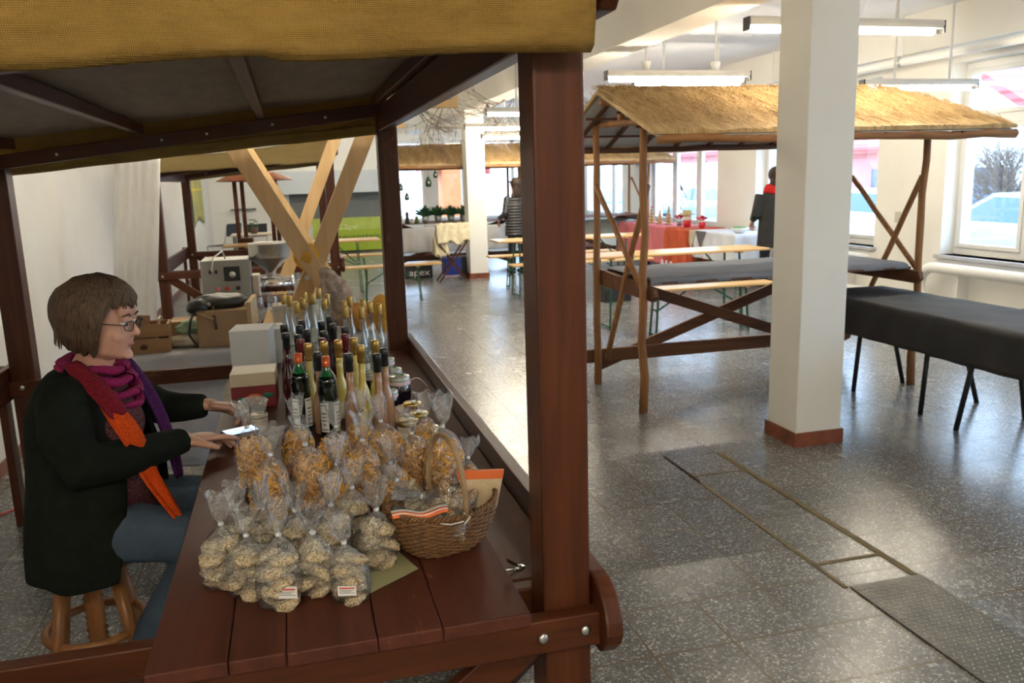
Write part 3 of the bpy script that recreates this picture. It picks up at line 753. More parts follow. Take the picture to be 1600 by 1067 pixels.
tag(o, 'black cloth over the near half of the trestle table, at the right edge', 'cloth')
# ================================================================ raw timber X frame behind the near stall
t = thing('timber_frame', 'raw pine X-shaped timber frame standing behind the bottles', 'frame', (.1, 5.2, 0))
PX = pine('Z')
def board(mb, p0, p1, w, th): return mb.beam(p0, p1, th, w, (0, 1, 0)) 
def xboard(x0, z0, x1, z1, y, w=.105, th=.035, name='leg'):
    d = Vector((x1 - x0, 0, z1 - z0)).normalized(); n = Vector((-d.z, 0, d.x)) * w / 2
    a = Vector((x0, y, z0)); b = Vector((x1, y, z1)); h = Vector((0, th / 2, 0))
    vs = [a - n - h, a + n - h, b + n - h, b - n - h, a - n + h, a + n + h, b + n + h, b - n + h]
    return MB().add(vs, [(0, 3, 2, 1), (4, 5, 6, 7), (0, 1, 5, 4), (1, 2, 6, 5), (2, 3, 7, 6), (3, 0, 4, 7)]).build(name, PX, t, bevel=.003)
xboard(-.41, 2.06, .70, 0.0, 5.16); xboard(.56, 2.06, -.38, .02, 5.22)
xboard(-.41, 2.06, .72, 0.0, 7.56); xboard(.55, 2.26, -.42, 0.0, 7.62)
MB().box(-.72, 1.03, 5.10, 5.135, 2.02, 2.14).build('cross_board', pine('X'), t, bevel=.003)
MB().box(-.72, 1.03, 7.50, 7.535, 2.05, 2.17).build('cross_board', pine('X'), t, bevel=.003)
for x, y, z in ((.07, 5.138, 1.04), (.98, 5.094, 2.08), (.07, 7.535, 1.1)):
    MB().ell((x, y, z), (.016, .006, .016), 12, 6).build('bolt_head', M_steel, t, True)
# curtain by the left wall
def curt(u, v):
    x = -1.27 + u * .36 + .006 * math.sin(u * 26 + v * 2) * (0.4 + v); z = 1.83 - v * 1.35
    return (x - v * .17, 7.1 - u * .25 + .008 * math.sin(u * 31 + 1), z)
t = thing('hanging_curtain', 'white curtain cloth hanging between the stalls by the left wall', 'curtain', (-1.2, 7.05, 0))
MB().grid(curt, 50, 24).build('cloth', plain('white_linen', (.74, .72, .70), .9, 0, .06, 6, .2, 90), t, True, solid=.003)
MB().tube([(-1.45, 7.12, 1.845), (-.80, 6.98, 1.845)], .02, 10).build('curtain_rail', plain('cream_rail', (.62, .58, .48), .6, 0, 0), t, True)
for x_, y_ in ((-1.43, 7.12), (-.82, 6.98)): MB().tube([(x_, y_, 1.85), (x_, y_, ZC)], .004, 6).build('hanging_cord', M_rod, t)
# ================================================================ goods on the counter
ZT = .7605
R4 = random.Random(11)
M_film = film('cellophane', .06, .15, (1, 1, 1), .17, 42, 1.0)
def oatmat(name, a, b, c):
    m, nt, N, L, P = newmat(name); P.inputs['Roughness'].default_value = .85
    v = coords(N, L); vo = N.new('ShaderNodeTexVoronoi'); vo.inputs['Scale'].default_value = 300; L.new(v, vo.inputs['Vector'])
    sp = N.new('ShaderNodeSeparateColor'); L.new(vo.outputs['Color'], sp.inputs[0])
    L.new(ramp(N, L, sp.outputs[0], [(.1, a), (.45, b), (.85, c)]), P.inputs['Base Color'])
    bump(N, L, P, vo.outputs['Distance'], .8, .003); return m
M_oat = oatmat('oat_biscuit', (.34, .23, .12), (.50, .38, .23), (.64, .54, .38))
M_nut = oatmat('nut_biscuit', (.20, .09, .03), (.42, .25, .11), (.62, .47, .30))
M_pasta = plain('dry_pasta', (.70, .34, .035), .5, 0, .25, 60)
M_pastac = plain('pasta_core', (.46, .20, .02), .7, 0, .5, 90)
M_paper = plain('white_label', (.80, .78, .76), .6, 0, .02, 10)
M_print = plain('black_print', (.03, .03, .03), .6, 0, 0)
M_redprint = plain('red_print', (.62, .06, .05), .6, 0, 0)
M_tie = plain('white_tie', (.75, .75, .75), .4, 0, 0)
def bag_film(mb, w, d, h, neck, top, seed=0, lean=(0, 0), fan=1.0, n=36):
    rows = []
    zs_ = [0, .004, .03, h * .35, h * .7, h * .9, h * 1.04, h + neck * .35, h + neck * .5, h + neck * .62, h + neck * .9, h + neck + top * .6, h + neck + top]
    ws = [.55, .96, 1.03, 1.05, 1.0, .82, .45, .16, .10, .14, .38 * fan, .62 * fan, .78 * fan]
    ds = [.55, .96, 1.02, 1.05, 1.0, .82, .45, .16, .10, .12, .18, .22, .24]
    v = []
    for i, z in enumerate(zs_):
        k = z / (h + neck + top)
        for j in range(n):
            a = 2 * PI * j / n; c, s_ = math.cos(a), math.sin(a)
            e = .72; x = math.copysign(abs(c) ** e, c) * w / 2 * ws[i]; y = math.copysign(abs(s_) ** e, s_) * d / 2 * ds[i]
            cr = 1 + (.10 if i < 6 else .42) * noise.noise(Vector((c * 3 + seed, s_ * 3, z * 30)))
            if i >= 9: y += .006 * math.sin(a * 7 + seed + i); 
            zz = z + (.02 * noise.noise(Vector((c * 2 + seed, s_ * 2, 5))) if i == len(zs_) - 1 else 0)
            v.append((x * cr + lean[0] * k * k, y * cr + lean[1] * k * k, zz))
    f = [(i * n + j, i * n + (j + 1) % n, (i + 1) * n + (j + 1) % n, (i + 1) * n + j) for i in range(len(zs_) - 1) for j in range(n)]
    f.append(tuple(reversed(range(n))))
    return mb.add(v, f)
def put_label(t, x, y, z, w, h, rz, tilt=0, face=None):
    M = Matrix.Translation((x, y, z)) @ Matrix.Rotation(rz, 4, 'Z') @ Matrix.Rotation(tilt, 4, 'X')
    l = MB().box(-w / 2, w / 2, -.0006, .0006, -h / 2, h / 2, M).build('label', M_paper, t)
    MB().box(-w * .42, w * .42, -.0010, -.0006, h * .20, h * .34, M).build('heading', M_redprint, l)
    tx = MB()
    for k, ww in enumerate((.36, .30, .38)): tx.box(-w * .42, -w * .42 + w * .84 * ww / .38, -.0010, -.0006, h * (.04 - k * .14), h * (.08 - k * .14), M)
    tx.build('small_print', M_print, l)
def cookie_bag(variant, label, labelled=False, mat=None):
    t = thing('biscuit_bag', label, 'bag of biscuits', (0, 0, 0), 'biscuit bags at the front of the counter', local=True)
    rr = random.Random(variant)
    z = .010; k = 0
    while z < .092:
        for q in (-1, 1):
            a = rr.uniform(0, 6); r = rr.uniform(.0245, .0275)
            M = Matrix.Rotation(rr.uniform(-.45, .45), 3, 'X') @ Matrix.Rotation(rr.uniform(-.5, .5), 3, 'Y')
            MB().ell((q * .0125 + rr.uniform(-.008, .008), rr.uniform(-.010, .010) + (.012 if k % 2 else -.012) * q, z + rr.uniform(-.003, .004)), (r, r * .95, .0125), 16, 9, .30, 3.2, M, seed=rr.random() * 50).build('biscuit', mat or M_oat, t, True)
        z += .0200; k += 1
    lean = (rr.uniform(-.02, .02), rr.uniform(-.01, .02))
    bag_film(MB(), .084, .064, .112, .045, .045, variant * 3.1, lean, rr.uniform(.8, 1.15)).build('cellophane', M_film, t, True)
    MB().lathe([(.0055, -.004), (.0065, 0), (.0055, .004)], (lean[0] * .5, lean[1] * .5, .112 + .0225), 12).build('bag_tie', M_tie, t, True)
    if labelled: put_label(t, .012 if variant % 2 else -.005, -.043, .040, .040, .022, .1 - .2 * (variant % 3), -.1)
    return t
CB = [(-.200, 1.760, 'leftmost biscuit bag at the front, stacked oat biscuits', 0, 1.0, .2),
      (-.146, 1.705, 'second biscuit bag from the left, slimmer, with splayed top', 0, .95, -.3),
      (-.080, 1.640, 'front biscuit bag with white red-printed label, nearest the counter edge', 1, 1.08, .1),
      (-.008, 1.665, 'biscuit bag right of the one with the white label', 0, 1.0, -.15),
      (.062, 1.615, 'biscuit bag with small label beside the olive paper', 1, .92, -.5),
      (.128, 1.745, 'biscuit bag standing just left of the wicker basket', 0, 1.0, .4),
      (-.172, 1.850, 'biscuit bag in second row behind the leftmost one', 0, .95, .5),
      (-.112, 1.825, 'biscuit bag in second row, behind the labelled bag', 0, 1.0, 1.0),
      (-.040, 1.800, 'biscuit bag in the middle of the second row', 0, 1.0, -.7),
      (.036, 1.790, 'biscuit bag in second row behind the small-labelled one', 0, 1.0, .6),
      (.085, 1.890, 'biscuit bag at the back, between pasta and basket', 0, 1.0, .1)]
protos = [cookie_bag(i, 'bag', False) for i in range(3)]; proto_l = [cookie_bag(4, 'bag', True), cookie_bag(5, 'bag', True)]
for i, (x, y, lab, ll, sc, rz) in enumerate(CB):
    if ll: o = proto_l.pop(); o.location = (x, y, ZT); o.rotation_euler = (0, 0, rz * .3); o.scale = (sc,) * 3; o['label'] = lab
    elif i < 6 and protos and i in (0, 1, 3): o = protos[(0, 1, None, 2)[i]]; o.location = (x, y, ZT); o.rotation_euler = (0, 0, rz); o.scale = (sc,) * 3; o['label'] = lab
    else: dup(protos[i % 3], (x, y, ZT), rz, lab, scale=sc)
# pasta bags
def pasta_bag(variant, kind):
    t = thing('pasta_bag', 'bag of pasta', 'bag of pasta', (0, 0, 0), 'pasta bags on the counter', local=True)
    rr = random.Random(100 + variant); w, d, h = .098, .066, .150
    MB().ell((0, 0, h * .46), (w * .42, d * .42, h * .44), 16, 12, .15, 4, seed=variant).build('pasta_core', M_pastac, t, True)['kind'] = 'stuff'
    m = MB()
    for k in range(330):
        th = rr.uniform(0, 2 * PI); zz = rr.uniform(.008, h * .93); e = .72
        edge = 1.0 if zz < h * .75 else 1 - (zz - h * .75) / (h * .25) * .55
        q = rr.uniform(.78, 1.0) * edge; c, s_ = math.cos(th), math.sin(th)
        p = Vector((math.copysign(abs(c) ** e, c) * w / 2 * .97 * q, math.copysign(abs(s_) ** e, s_) * d / 2 * .97 * q, zz))
        dr = Vector((rr.uniform(-1, 1), rr.uniform(-1, 1), rr.uniform(-1, 1))).normalized(); nn = Vector((c, s_, 0)); dr = (dr - nn * dr.dot(nn) * .7).normalized()
        sd = nn.cross(dr); ln = .011 if kind else .009
        m.tube([p - dr * ln, p - dr * ln * .4 + sd * .0025, p + dr * ln * .4 + sd * .0025, p + dr * ln], .0026 if kind else .0031, 5, cap=False)
    m.build('pasta', M_pasta, t, True)['kind'] = 'stuff'
    lean = (rr.uniform(-.035, .02), rr.uniform(-.02, .02))
    bag_film(MB(), w * 1.03, d * 1.05, h, .05, .05, variant * 2.3, lean, rr.uniform(.7, 1.1)).build('cellophane', M_film, t, True)
    MB().lathe([(.0055, -.004), (.0065, 0), (.0055, .004)], (lean[0] * .55, lean[1] * .55, h + .025), 12).build('bag_tie', M_tie, t, True)
    return t
PB = [(-.150, 2.36, 'leftmost pasta bag, full of golden macaroni, nearest the hands', 1.0, .2),
      (-.105, 2.08, 'tall pasta bag behind the left biscuit bags', 1.0, -.2),
      (-.030, 2.40, 'pasta bag in front of the left black-labelled green bottle', .95, .5),
      (.005, 2.14, 'pasta bag in the middle, just behind the second row of biscuits', 1.0, .1),
      (.068, 2.30, 'pasta bag in front of the right green bottle', .95, -.3),
      (.150, 2.40, 'pasta bag in front of the yellow liqueur bottles', .95, .3),
      (.215, 2.28, 'pasta bag in front of the tan liqueur bottles', 1.0, -.1),
      (.062, 2.00, 'pasta bag behind the basket side biscuit bags', .9, .8),
      (.130, 2.12, 'pasta bag left behind the basket handle', 1.0, -.5),
      (.285, 2.17, 'pasta bag seen through the basket handle', .95, .2),
      (.330, 2.36, 'pasta bag in front of the gold-lidded jars', .9, -.2),
      (.420, 2.06, 'large pasta bag at the right edge behind the basket', 1.12, .25),
      (.205, 2.00, 'pasta bag leaning behind the left rim of the basket', .85, .5)]
pp = [pasta_bag(0, 0), pasta_bag(1, 1), pasta_bag(2, 0)]
for i, (x, y, lab, sc, rz) in enumerate(PB):
    if x == .42: x = .345; y = 2.10
    if i < 3: o = pp[i]; o.location = (x, y, ZT); o.rotation_euler = (0, 0, rz); o.scale = (sc,) * 3; o['label'] = lab
    else: dup(pp[i % 3], (x, y, ZT), rz, lab, scale=sc)
# bottles ----------------------------------------------------------
M_gold = plain('gold_capsule', (.52, .33, .09), .32, .75, .12, 30)
M_blackcap = plain('black_capsule', (.012, .012, .014), .35, 0, 0)
M_redcap = plain('wine_red_capsule', (.13, .012, .02), .35, 0, .1)
M_glass = film('bottle_glass', .03, .10, (.93, .96, .95), .03, 5, 0)
M_yel = plain('yellow_liqueur', (.72, .58, .14), .18, 0, .03, 5, coat=.8)
M_tan = plain('tan_liqueur', (.40, .22, .13), .18, 0, .03, 5, coat=.8)
M_darkred = plain('dark_red_liqueur', (.06, .008, .008), .10, 0, 0, coat=.8)
M_dgreen = plain('dark_green_glass', (.002, .010, .004), .08, 0, 0, coat=1)
M_gneck = plain('green_glass_neck', (.006, .11, .03), .08, 0, 0, coat=1)
M_clearliq = film('clear_spirit', .02, .03, (.93, .95, .93), .03, 5, 0)
M_pale = film('pale_spirit', .06, .04, (.98, .86, .62), .03, 5, 0)
def bottle(kind, x, y, label, h=.30, group=None, rz=0):
    t = thing('bottle', label, 'bottle', (x, y, ZT), group, local=True)
    if kind in ('clear', 'pale'):
        r = .0215; hb = h * .56
        prof = [(r * .9, 0), (r, .004), (r, hb * .86), (r * .82, hb), (.0095, hb + .03), (.0088, h - .012), (.0095, h - .01)]
        MB().lathe(prof, n=16).build('glass', M_glass, t, True)
        MB().lathe([(r * .86, .004), (r * .88, hb * .8), (r * .7, hb * .97), (.006, hb + .03), (.006, h * .80)], n=14).build('spirit', M_clearliq if kind == 'clear' else M_pale, t, True)
        MB().lathe([(.0125, h - .050), (.0135, h - .045), (.0128, h - .006), (.0115, h - .001), (.0, h)], n=16).build('capsule', M_gold, t, True)
        MB().lathe([(r + .0006, .04), (r + .0006, .10)], n=16, close=False).build('label', plain('faded_label', (.60, .60, .52), .6, 0, .25, 40), t, True)
    elif kind in ('yellow', 'tan', 'dark'):
        r = .0255 if kind != 'dark' else .024; hb = h * .50
        m = {'yellow': M_yel, 'tan': M_tan, 'dark': M_darkred}[kind]
        MB().lathe([(r * .9, 0), (r, .005), (r, hb * .72), (r * .86, hb * .88), (r * .5, hb * 1.06), (.0125, hb * 1.25), (.0108, h - .05)], n=20).build('filled_glass', m, t, True)
    if kind in ('yellow', 'tan', 'dark'):
        cap = {'y': M_gold, 't': M_blackcap, 'd': M_blackcap}[kind[0]]
        MB().lathe([(.0132, h - .062), (.0142, h - .055), (.0135, h - .030), (.0155, h - .028), (.0150, h - .004), (.013, h), (0, h)], n=18).build('capsule', cap, t, True)
    if kind == 'green':
        r = .033
        MB().lathe([(r * .9, 0), (r, .006), (r, h * .62), (r * .92, h * .67), (r * .98, h * .69), (r * .8, h * .76)], n=24).build('dark_glass', M_dgreen, t, True)
        MB().lathe([(r * .8, h * .76), (.014, h * .84), (.012, h - .03)], n=22, close=False).build('green_neck', M_gneck, t, True)
        MB().lathe([(.0135, h - .035), (.014, h - .03), (.0138, h - .002), (0, h)], n=18).build('orange_cap', plain('orange_cap', (.62, .12, .03), .3, .3, .05, 9), t, True)
        for a0, wd_ in ((-1.25, .95), (-2.75, .9)):
            g = MB().grid(lambda u, v: ((r + .0008) * math.cos(a0 + u * wd_), (r + .0008) * math.sin(a0 + u * wd_), .022 + v * .10), 8, 1).build('label', M_paper, t, True)
            fr = MB()
            for (u0, u1, v0, v1) in ((0.08, .92, .90, .93), (.08, .92, .07, .10), (.2, .8, .62, .66), (.25, .75, .50, .53), (.2, .8, .38, .41), (.3, .7, .24, .27)):
                fr.grid(lambda u, v: ((r + .0014) * math.cos(a0 + (u0 + (u1 - u0) * u) * wd_), (r + .0014) * math.sin(a0 + (u0 + (u1 - u0) * u) * wd_), .022 + (v0 + (v1 - v0) * v) * .10), 6, 1)
            fr.build('label_print', M_print, g)
    return t
def place(kind, pts, labels, h, group, scale=1):
    first = None
    for i, (x, y) in enumerate(pts):
        if first is None: first = bottle(kind, x, y, labels[i] if labels else None, h, group)
        else: dup(first, (x, y, ZT), R4.uniform(-.4, .4), labels[i] if labels else first['label'], group)
    return first
SP = [(-.060, 4.02), (-.034, 3.93), (.036, 4.05), (-.005, 3.70), (.024, 3.82), (.070, 3.97), (.104, 4.14), (.135, 3.90), (.116, 3.75), (.229, 3.79), (.195, 3.64), (.190, 3.48), (.278, 3.66), (.300, 3.57), (.252, 3.43), (.330, 3.49)]
SPL = ['clear slim spirit bottle, leftmost of the gold-capped ones', 'slim clear bottle, second gold cap from the left', 'slim clear bottle behind the left cluster, its gold cap near the frame foot', 'front slim clear bottle of the left cluster, low gold cap', 'slim clear bottle, fifth gold cap, between two taller ones', 'slim clear bottle in the middle of the left cluster, broad gold cap', 'rearmost slim clear bottle with the highest gold cap', 'slim clear bottle right of the one with the highest cap', 'slim clear bottle, right end of the left cluster', 'slim clear bottle, leftmost tall one of the right cluster', 'slim clear bottle just left before the right cluster', 'slim clear bottle, low double gold cap in the right cluster', 'slim clear bottle behind the yellow ones, right cluster', 'slim clear bottle, second from the right by the post', 'slim clear bottle before the right cluster, gold cap low', 'rightmost slim clear bottle, nearest the dark post']
place('clear', SP, SPL, .335, 'slim clear spirit bottles with gold caps')
DK = [(-.060, 3.42), (-.052, 3.22), (.012, 3.50), (.001, 3.37), (.026, 3.26), (.088, 3.44), (.125, 3.55), (.130, 3.36), (.088, 3.20), (.172, 3.26), (-.008, 3.16)]
DKL = ['dark bottle with black capsule, leftmost at the back beside the white box', 'dark red bottle with long black neck beside the tea box', 'dark bottle behind the left row, rounded black capsule', 'dark bottle in the left row, second black capsule', 'dark bottle with tall black capsule right of the left row', 'dark bottle in the middle, short black capsule', 'rearmost dark bottle in the middle', 'dark bottle with tall capsule before the pine foot', 'dark bottle behind the middle wine-red capsule', 'dark bottle behind the right wine-red capsule', 'dark bottle just behind the left wine-red capsule']
place('dark', DK, DKL, .285, 'dark liqueur bottles')
first = bottle('dark', .000, 3.09, 'dark bottle with wine-red capsule, left of three', .28, 'dark bottles with wine-red capsules')
for c in [k for k in bpy.data.objects if k.parent == first and k.name.startswith('capsule')]: c.data.materials[0] = M_redcap
dup(first, (.078, 3.08, ZT), .2, 'dark bottle with wine-red capsule, middle of three'); dup(first, (.163, 3.13, ZT), .1, 'dark bottle with wine-red capsule, right of three')
place('yellow', [(.024, 2.97), (.080, 2.98), (.130, 2.99), (.186, 3.01), (.198, 2.86), (.255, 2.93)], ['yellow liqueur bottle between the two green bottles', 'yellow liqueur bottle hidden behind the right green bottle', 'yellow liqueur bottle right of the right green bottle', 'yellow liqueur bottle behind the front yellow one', 'front yellow liqueur bottle between the tan ones', 'yellow liqueur bottle behind the right tan bottles'], .285, 'liqueur bottles with gold caps')
place('tan', [(.150, 2.76), (.240, 2.72), (.272, 2.80), (.052, 2.82)], ['tan cream liqueur bottle, left of the front yellow bottle', 'tan cream liqueur bottle, front one right of the yellow bottle', 'tan cream liqueur bottle, right of the other tan ones', 'tan cream liqueur bottle hidden between the green bottles'], .28, 'tan cream liqueur bottles')
place('green', [(-.012, 2.86), (.076, 2.77)], ['left dark green herb liqueur bottle with orange cap', 'right dark green herb liqueur bottle with orange cap'], .275, 'dark green bottles')
# jars ----------------------------------------------------------
def gingham():
    m, nt, N, L, P = newmat('pink_gingham'); c = N.new('ShaderNodeTexChecker'); c.inputs['Scale'].default_value = 350
    c.inputs[1].default_value = (.75, .45, .50, 1); c.inputs[2].default_value = (.85, .80, .80, 1)
    L.new(coords(N, L), c.inputs[0]); L.new(c.outputs[0], P.inputs['Base Color']); return m
M_ging = gingham()
M_jam = plain('dark_jam', (.010, .006, .012), .06, 0, 0, coat=1)
M_lidg = plain('frosted_jar_lid', (.50, .52, .46), .2, .2, .25, 60)
def jar(x, y, label, s=1, ribbon=False):
    t = thing('jam_jar', label, 'jar', (x, y, ZT), 'dark jam jars with gingham ribbon', local=True); t.scale = (s,) * 3
    MB().lathe([(.026, 0), (.034, .006), (.040, .025), (.040, .052), (.036, .070), (.034, .076)], n=26).build('filled_glass', M_jam, t, True)
    MB().lathe([(.037, .078), (.038, .082), (.038, .094), (.034, .098), (0, .099)], n=26).build('lid', M_lidg, t, True)
    MB().lathe([(.0375, .068), (.0385, .070), (.0385, .080), (.0375, .082)], n=26).build('gingham_ribbon', M_ging, t, True)
    rr = random.Random(int(x * 900)); 
    for k in range(4): a = rr.uniform(0, 6.28); MB().ell((.012 * math.cos(a), .012 * math.sin(a), .100), (.007, .004, .002), 8, 5, M=Matrix.Rotation(a, 3, 'Z')).build('lid_leaf', plain('leaf_green', (.12, .35, .06), .5, 0, .1, 9) if k else M_redprint, t, True)
    if ribbon:
        MB().grid(lambda u, v: (.038 + u * .055, -.004 + v * .010 - u * .02, .076 + .014 * math.sin(u * PI) - u * u * .02), 12, 1).build('ribbon_tail', M_ging, t, True, solid=.0008)
        MB().grid(lambda u, v: (.038 + .004 * math.sin(u * 3), -.008 + v * .010, .074 - u * .06), 10, 1).build('ribbon_tail', M_ging, t, True, solid=.0008)
    return t
j = jar(.345, 3.50, 'rearmost dark jam jar with leaf-patterned lid'); 
jar(.350, 3.29, 'second dark jam jar from the back along the counter edge'); jar(.352, 3.10, 'front large dark jam jar with long gingham ribbon tails', 1.12, True)
jar(.300, 2.99, 'smaller dark jam jar left of the ribboned one', .88); jar(.262, 3.28, 'dark jam jar behind the tan bottles, left of the row', .95)
M_lgold = plain('gold_lid', (.62, .45, .14), .25, .85, .06, 20)
M_honey = plain('red_jelly', (.16, .015, .008), .08, 0, .05, coat=1); M_cream = plain('cream_filling', (.58, .50, .38), .3, 0, .15, 20, coat=.5)
def gjar(x, y, label, m, s=1):
    t = thing('lidded_jar', label, 'jar', (x, y, ZT), 'jars with gold lids', local=True); t.scale = (s,) * 3
    MB().lathe([(.028, 0), (.032, .005), (.032, .060), (.029, .068)], n=24).build('filled_glass', m, t, True)
    MB().lathe([(.0315, .067), (.0325, .070), (.0325, .080), (.031, .083), (0, .0825)], n=26).build('lid', M_lgold, t, True)
    MB().lathe([(.0326, .02), (.0326, .05)], n=24, close=False).build('label', M_paper if m is M_cream else MATS['faded_label'], t, True)
gjar(.360, 2.80, 'rear gold-lidded jar of red jelly by the counter edge', M_honey, .98); gjar(.362, 2.66, 'middle gold-lidded jar of red jelly', M_honey)
gjar(.358, 2.45, 'front gold-lidded jar with pale filling behind the pasta', M_cream, 1.12); gjar(.312, 2.57, 'gold-lidded jar between tan bottles and pasta bags', M_cream, 1.05)
t = thing('low_jar', 'low wide jar with cream and red lid beside the hands', 'jar', (-.165, 2.93, ZT), local=True)
MB().lathe([(.030, 0), (.035, .004), (.035, .040), (.033, .046)], n=26).build('filled_glass', M_cream, t, True); MB().lathe([(.0345, .046), (.036, .048), (.036, .056), (.034, .058), (0, .0575)], n=26).build('lid', plain('cream_lid', (.62, .55, .42), .3, .3, .05, 9), t, True)
MB().ell((.012, -.006, .059), (.010, .006, .002), 10, 5).build('lid_motif', M_redprint, t, True)
# little kraft tags standing between jars
M_kraft = plain('kraft_card', (.42, .28, .15), .8, 0, .06, 20)
def pricetag(x, y, rz, label, z=ZT, s=1):
    m = MB(); M = Matrix.Translation((x, y, z)) @ Matrix.Rotation(rz, 4, 'Z')
    m.add([(M @ Vector(p)) for p in [(-.035 * s, -.02 * s, 0), (.035 * s, -.02 * s, 0), (.035 * s, 0, .052 * s), (-.035 * s, 0, .052 * s), (-.035 * s, .02 * s, 0), (.035 * s, .02 * s, 0)]], [(0, 1, 2, 3), (3, 2, 5, 4)])
    tag(m.build('price_card', M_kraft, solid=.001), label, 'price card', 'folded kraft price cards')
pricetag(.318, 2.88, .7, 'folded kraft card leaning before the large ribboned jar'); pricetag(-.205, 3.47, .35, 'folded kraft card before the white box', s=.9)
# boxes
M_wcard = plain('white_card', (.66, .66, .66), .6, 0, .04, 8)
def wbox(x0, x1, y0, y1, h, label, rz=0):
    t = thing('white_box', label, 'box', ((x0 + x1) / 2, (y0 + y1) / 2, ZT), 'white cartons at the far end of the counter', local=True, rz=rz)
    a, b = (x1 - x0) / 2, (y1 - y0) / 2
    MB().box(-a, a, -b, b, 0, h - .001).build('carton', M_wcard, t, bevel=.002)
    MB().box(-a - .001, a + .001, -b - .001, b + .001, h - .0008, h + .0015).build('lid_flap', M_wcard, t)
    return t
wbox(-.292, -.125, 3.80, 3.99, .205, 'front white carton beside the dark bottles', -.12)
wbox(-.245, -.080, 4.04, 4.22, .165, 'rear white carton carrying the two glasses')
t = thing('tea_box', 'red and cream fruit box in front of the white carton', 'box', (-.185, 3.32, ZT), local=True, rz=-.03)
MB().box(-.083, .083, -.08, .08, 0, .085).build('carton', plain('box_red', (.20, .015, .02), .45, 0, .1, 8), t, bevel=.002)
MB().box(-.0835, .0835, -.0805, .0805, .085, .135).build('cream_band', plain('box_cream', (.62, .52, .38), .5, 0, .08, 8), t, bevel=.002)
fr = MB(); fr.ell((.0, -.0812, .035), (.034, .0015, .020), 16, 8).build('fruit_print', plain('fruit_orange', (.62, .12, .03), .5, 0, .2, 20), t, True)
MB().ell((-.045, -.0812, .03), (.020, .0014, .014), 12, 6).build('leaf_print', plain('print_green', (.02, .16, .09), .5, 0, .2, 20), t, True)
MB().ell((.052, -.0812, .046), (.022, .0014, .010), 12, 6).build('leaf_print', MATS['print_green'], t, True)
MB().ell((.030, -.0816, .020), (.016, .0014, .012), 12, 6).build('pear_print', plain('pear', (.55, .42, .22), .5, 0, .1, 9), t, True)
tag(MB().grid(lambda u, v: (-.318 + u * .19 + (.006 * math.sin(v * 12) if u < .05 else 0), 3.24 + v * 1.0, ZT + .0012 + .0012 * math.sin(u * 7 + v * 30)), 16, 50).build('table_runner', plain('cream_runner', (.50, .44, .34), .9, 0, .25, 30), None, True, solid=.0012), 'cream cloth runner under the cartons along the counter edge', 'runner')
# glasses on the rear carton
def wineglass(x, y, label):
    t = thing('stem_glass', label, 'glass', (x, y, ZT + .1665), 'stem glasses on the white carton', local=True)
    MB().lathe([(.028, 0), (.028, .002), (.004, .006), (.0035, .06)], n=18).build('foot', M_glass, t, True)
    MB().lathe([(.0035, .06), (.016, .068), (.026, .088), (.027, .11), (.022, .145)], n=20, close=False).build('bowl', film('thin_glass', .04, .14, (.97, .98, 1), .03, 5, 0), t, True)
wineglass(-.180, 4.12, 'left stem glass on the rear white carton'); wineglass(-.115, 4.13, 'right stem glass on the rear white carton')
# olive paper under the goods
tag(MB().grid(lambda u, v: (lambda a, b: (a, b, ZT + .0008 + .001 * math.sin(u * 5)))(*[(1 - v) * ((1 - u) * p[0] + u * q[0]) + v * ((1 - u) * r_[0] + u * s_[0]) if k == 0 else (1 - v) * ((1 - u) * p[1] + u * q[1]) + v * ((1 - u) * r_[1] + u * s_[1]) for k in (0, 1) for (p, q, r_, s_) in [((.050, 1.583), (.212, 1.703), (-.01, 1.80), (.15, 1.90))]]), 6, 6).build('paper_sheet', plain('olive_paper', (.36, .34, .17), .6, 0, .04, 5), None, False, solid=.0008), 'olive coloured paper sheet under the biscuits, left of the basket', 'paper')
